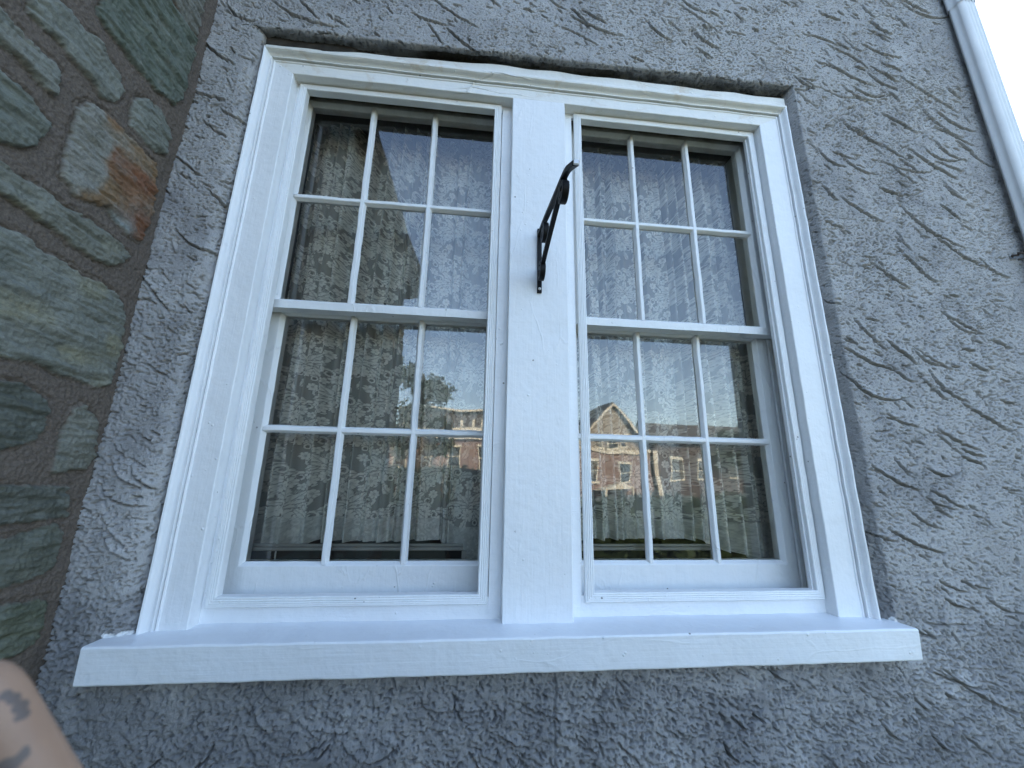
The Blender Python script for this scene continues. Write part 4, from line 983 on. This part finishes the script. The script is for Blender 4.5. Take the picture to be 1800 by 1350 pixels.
    for sx_ in (-1, 1):
        b = MB(); rg = []
        for t in np.linspace(0, math.pi, 7): rg.append([(X0 + sx_ * .032 + .012 * math.sin(t) * math.cos(a * math.pi / 5) + 1e-5, Y0 + .157 - .008 * math.cos(t), .272 + .006 * math.sin(t) * math.sin(a * math.pi / 5)) for a in range(10)])
        b.loft(rg); b.build('eye', M_eye, body, smooth=True)
    return body
person = build_person(); tag(person, 'person in dark clothes reaching in, blurred tattooed finger at lower left corner', 'person')
b = MB(); b.box(-.245, -.095, -.985, -.9765, .275, .350)
ph = b.build('phone', simple('phone casing', (.02, .02, .022), .35), bevel=.003); tag(ph, 'dark phone held up by the person taking the picture', 'phone')

# ------------------------------------------------------------------ across the street (seen in the panes)
def facade_window(h, xc, z0, z1, wd, y, depth=.12):
    b = MB(); b.box(xc - wd / 2 - .12, xc + wd / 2 + .12, y + .0, y + .10, z1, z1 + .20); b.box(xc - wd / 2 - .14, xc + wd / 2 + .14, y, y + .14, z0 - .16, z0)
    b.box(xc - wd / 2 - .07, xc - wd / 2, y, y + .07, z0, z1); b.box(xc + wd / 2, xc + wd / 2 + .07, y, y + .07, z0, z1)
    b.box(xc - wd / 2, xc + wd / 2, y, y + .05, (z0 + z1) / 2 - .03, (z0 + z1) / 2 + .03)
    f = b.build('window', M_trim, h)
    p = MB().box(xc - wd / 2, xc + wd / 2, y + .005, y + .02, z0, z1).build('pane', M_pane2, f)
Y2 = -28.0
h = empty('brick_row_house', (-3, Y2 - 4, -1.2)); tag(h, 'flat-roofed brick row house with cream cornice reflected in the left window', 'house', 'brick houses reflected in the glass')
MB().box(-6.4, .9, Y2 - 8, Y2, -1.2, 3.3).build('wall', M_brick, h)
MB().box(-6.5, 1.0, Y2 - 8, Y2 + .35, 2.62, 3.40).build('cornice', M_trim, h)
MB().box(-6.2, .9, Y2 - 7.5, Y2 - .3, 3.4, 4.85).build('attic', M_shingle, h)
MB().box(-6.5, 1.1, Y2 - 7.8, Y2 + .1, 4.86, 5.00).build('eave', M_trim, h)
for xc in (-5.6, -4.2, -1.85, .25):
    facade_window(h, xc, .55, 1.98, .85, Y2); facade_window(h, xc, -1.0, -.1, .85, Y2) if xc > -1 else None
for xc, wd in ((-5.6, .5), (-5.0, .9), (-1.45, .22), (-.62, .22), (.15, .2)):
    MB().box(xc - wd / 2, xc + wd / 2, Y2 - .3, Y2 - .1, 3.5, 4.15).build('attic_panel', M_trim, h)
h = empty('brick_gable_house', (10.5, Y2 - 4, -1.2)); tag(h, 'brick house with pointed cream gable and small porch reflected in the right window', 'house', 'brick houses reflected in the glass')
MB().box(7.9, 14.0, Y2 - 8, Y2, -1.2, 2.15).build('wall', M_brick, h)
gx, gz, gl, gr, gb = 10.35, 5.55, 8.0, 13.0, 2.35
b = MB(); b.loft([[(gl, y, gb), (gr, y, gb), (gx, y, gz - .15)] for y in (Y2 - 7, Y2 - .02)]); b.build('gable', M_siding, h)
b = MB(); b.loft([[(gl - .35, y, gb - .2), (gx, y, gz + .1), (gr + .6, y, gb - .6), (gr + .6, y, gb - .25), (gx, y, gz + .45), (gl - .35, y, gb + .15)] for y in (Y2 - 7.2, Y2 + .35)]); b.build('roof', M_shingle, h)
b = MB(); b.loft([[(gl - .35, y, gb - .25), (gx, y, gz + .02), (gr + .6, y, gb - .65), (gr + .6, y, gb - .35), (gx, y, gz + .30), (gl - .35, y, gb + .03)] for y in (Y2 + .351, Y2 + .45)]); b.build('bargeboard', M_trim, h)
MB().box(gl, 14.05, Y2 - .1, Y2 + .12, 2.12, 2.36).build('string_course', M_trim, h)
for xc, z0, z1, wd in ((8.95, -.05, 1.38, .75), (11.45, -.05, 1.35, .8), (9.7, 2.55, 3.1, .5), (10.6, 2.55, 3.1, .5), (11.4, 2.55, 3.1, .5)): facade_window(h, xc, z0, z1, wd, Y2 + (.002 if z0 < 1 else .0))
b = MB(); b.loft([[(9.1, y, -1.22 + .55), (11.85, y, -.67), (10.6, y, -.02)] for y in (Y2, Y2 + 1.5)]); pc = b.build('porch', M_trim, h)
for x in (9.3, 11.6): MB().box(x, x + .15, Y2 + 1.3, Y2 + 1.45, -1.2, -.67).build('column', M_trim, pc)
MB().box(14.2, 14.55, Y2 - .1, Y2 + .2, -1.2, 2.3).build('corner_board', M_trim, h)
h = empty('brick_terrace_house', (18, Y2 - 4, -1.2)); tag(h, 'long dark brick house with plain dark roof reflected at the right of the right window', 'house', 'brick houses reflected in the glass')
MB().box(14.6, 25, Y2 - 8, Y2 - .5, -1.2, 3.0).build('wall', simple('dark brown brick', (.075, .055, .048), .85, 0, 3, .3), h)
b = MB(); b.loft([[(x, Y2 - 8.3, 2.95), (x, Y2 - .1, 2.95), (x, Y2 - .1, 3.15), (x, Y2 - 4, 4.9)] for x in (14.4, 25.2)]); b.build('roof', M_shingle, h)
for xc in (16.2, 18.6, 21.4): facade_window(h, xc, .2, 1.7, .9, Y2 - .5)
h = empty('neighbour_house', (31, 18, -1.2)); tag(h, 'distant house with brown roof just showing past the downspout', 'house')
MB().box(27.6, 38, 13.0, 22, -1.2, 17.0).build('wall', M_brick, h)
b = MB(); b.loft([[(27.2, y, 17.0), (38.4, y, 17.0), (38.4, y, 17.3), (29.0, y, 18.45), (27.2, y, 17.3)] for y in (12.6, 22.4)]); b.build('roof', simple('brown roof', (.12, .06, .045), .8, 0, 2, .3), h)

def tree(name, label, x, y, zb, H, Rw, zc, seed, nl=2600, leaf=.11):
    r = random.Random(seed); root = empty(name, (x, y, zb)); tag(root, label, 'tree', 'trees along the street')
    b = MB()
    def limb(p, q, r0, r1, n=6):
        rg = []
        d = (q - p).normalized(); a = d.orthogonal().normalized(); c = d.cross(a)
        for k in range(n + 1):
            t = k / n; o_ = p.lerp(q, t) + a * .04 * math.sin(t * 5) ; rr = r0 + (r1 - r0) * t
            rg.append([o_ + a * rr * math.cos(j * math.pi / 4) + c * rr * math.sin(j * math.pi / 4) for j in range(8)])
        b.loft(rg)
    base = Vector((x, y, zb)); top = Vector((x + .1, y, zb + H * .8)); limb(base, top, .16, .05)
    cl = []
    for k in range(16):
        t = r.uniform(.35, .95); s = base.lerp(top, t); a = r.uniform(0, 6.28); l = Rw * r.uniform(.5, 1) * (1.15 - t * .5)
        e = s + Vector((math.cos(a) * l, math.sin(a) * l, r.uniform(.2, .9) * l)); limb(s, e, .05, .012, 3); cl.append((e, r.uniform(.35, .65) * Rw))
    b.build('trunk', M_bark, root)
    b = MB()
    for k in range(nl):
        c, rr = cl[r.randrange(len(cl))]; d = Vector((r.gauss(0, 1), r.gauss(0, 1), r.gauss(0, .8))); d.normalize(); p = c + d * rr * r.random() ** .5
        a = Vector((r.gauss(0, 1), r.gauss(0, 1), r.gauss(0, 1))).normalized(); e = a.orthogonal().normalized(); s = leaf * r.uniform(.6, 1.3)
        b.add([p - a * s, p + e * s * .5, p + a * s, p - e * s * .5], [(0, 1, 2, 3)])
    b.build('crown', M_leaf, root, fix=False)
tree('street_tree', 'leafy green tree reflected beside the left window stone wing', -2.55, -14, -1.2, 6.6, 1.15, 3, 3)
tree('street_tree', 'leafy green tree reflected over the far roof in the right window', 21.5, -27, -1.2, 7.0, 2.0, 3, 8, 2600, .16)

def filler_hedge(x0, x1, z1, label, seed, yc=-11.0):  # added planting, keeps sunlit ground out of the pane reflections
    r = random.Random(seed); root = empty('filler_hedge', ((x0 + x1) / 2, yc, -1.2)); tag(root, label, 'filler_hedge', 'added hedges hiding bright ground from the pane reflections')
    b = MB(); [b.box(x0 + .3 * k, x0 + .3 * k + .03, yc - .02, yc + .02, -1.2, z1 - .2) for k in range(1, int((x1 - x0) / .3))]; b.build('filler_stems', M_bark, root)
    b = MB()
    for k in range(int((x1 - x0) * 2400)):
        p = Vector((r.uniform(x0, x1), yc + r.uniform(-.42, .42), r.uniform(-1.15, z1 + .12 * math.sin(k) * r.random())))
        a = Vector((r.gauss(0, 1), r.gauss(0, 1), r.gauss(0, 1))).normalized(); e = a.orthogonal().normalized(); s_ = .07 * r.uniform(.6, 1.3)
        b.add([p - a * s_, p + e * s_ * .5, p + a * s_, p - e * s_ * .5], [(0, 1, 2, 3)])
    b.build('filler_foliage', M_leaf, root, fix=False)
filler_hedge(-3.4, 1.4, .40, 'tall dark hedge added by the pavement to darken reflections low in the left window', 4)
filler_hedge(.9, 7.5, -.06, 'low dark hedge added in front of the house to darken reflections low in the right window', 5, -5.0)
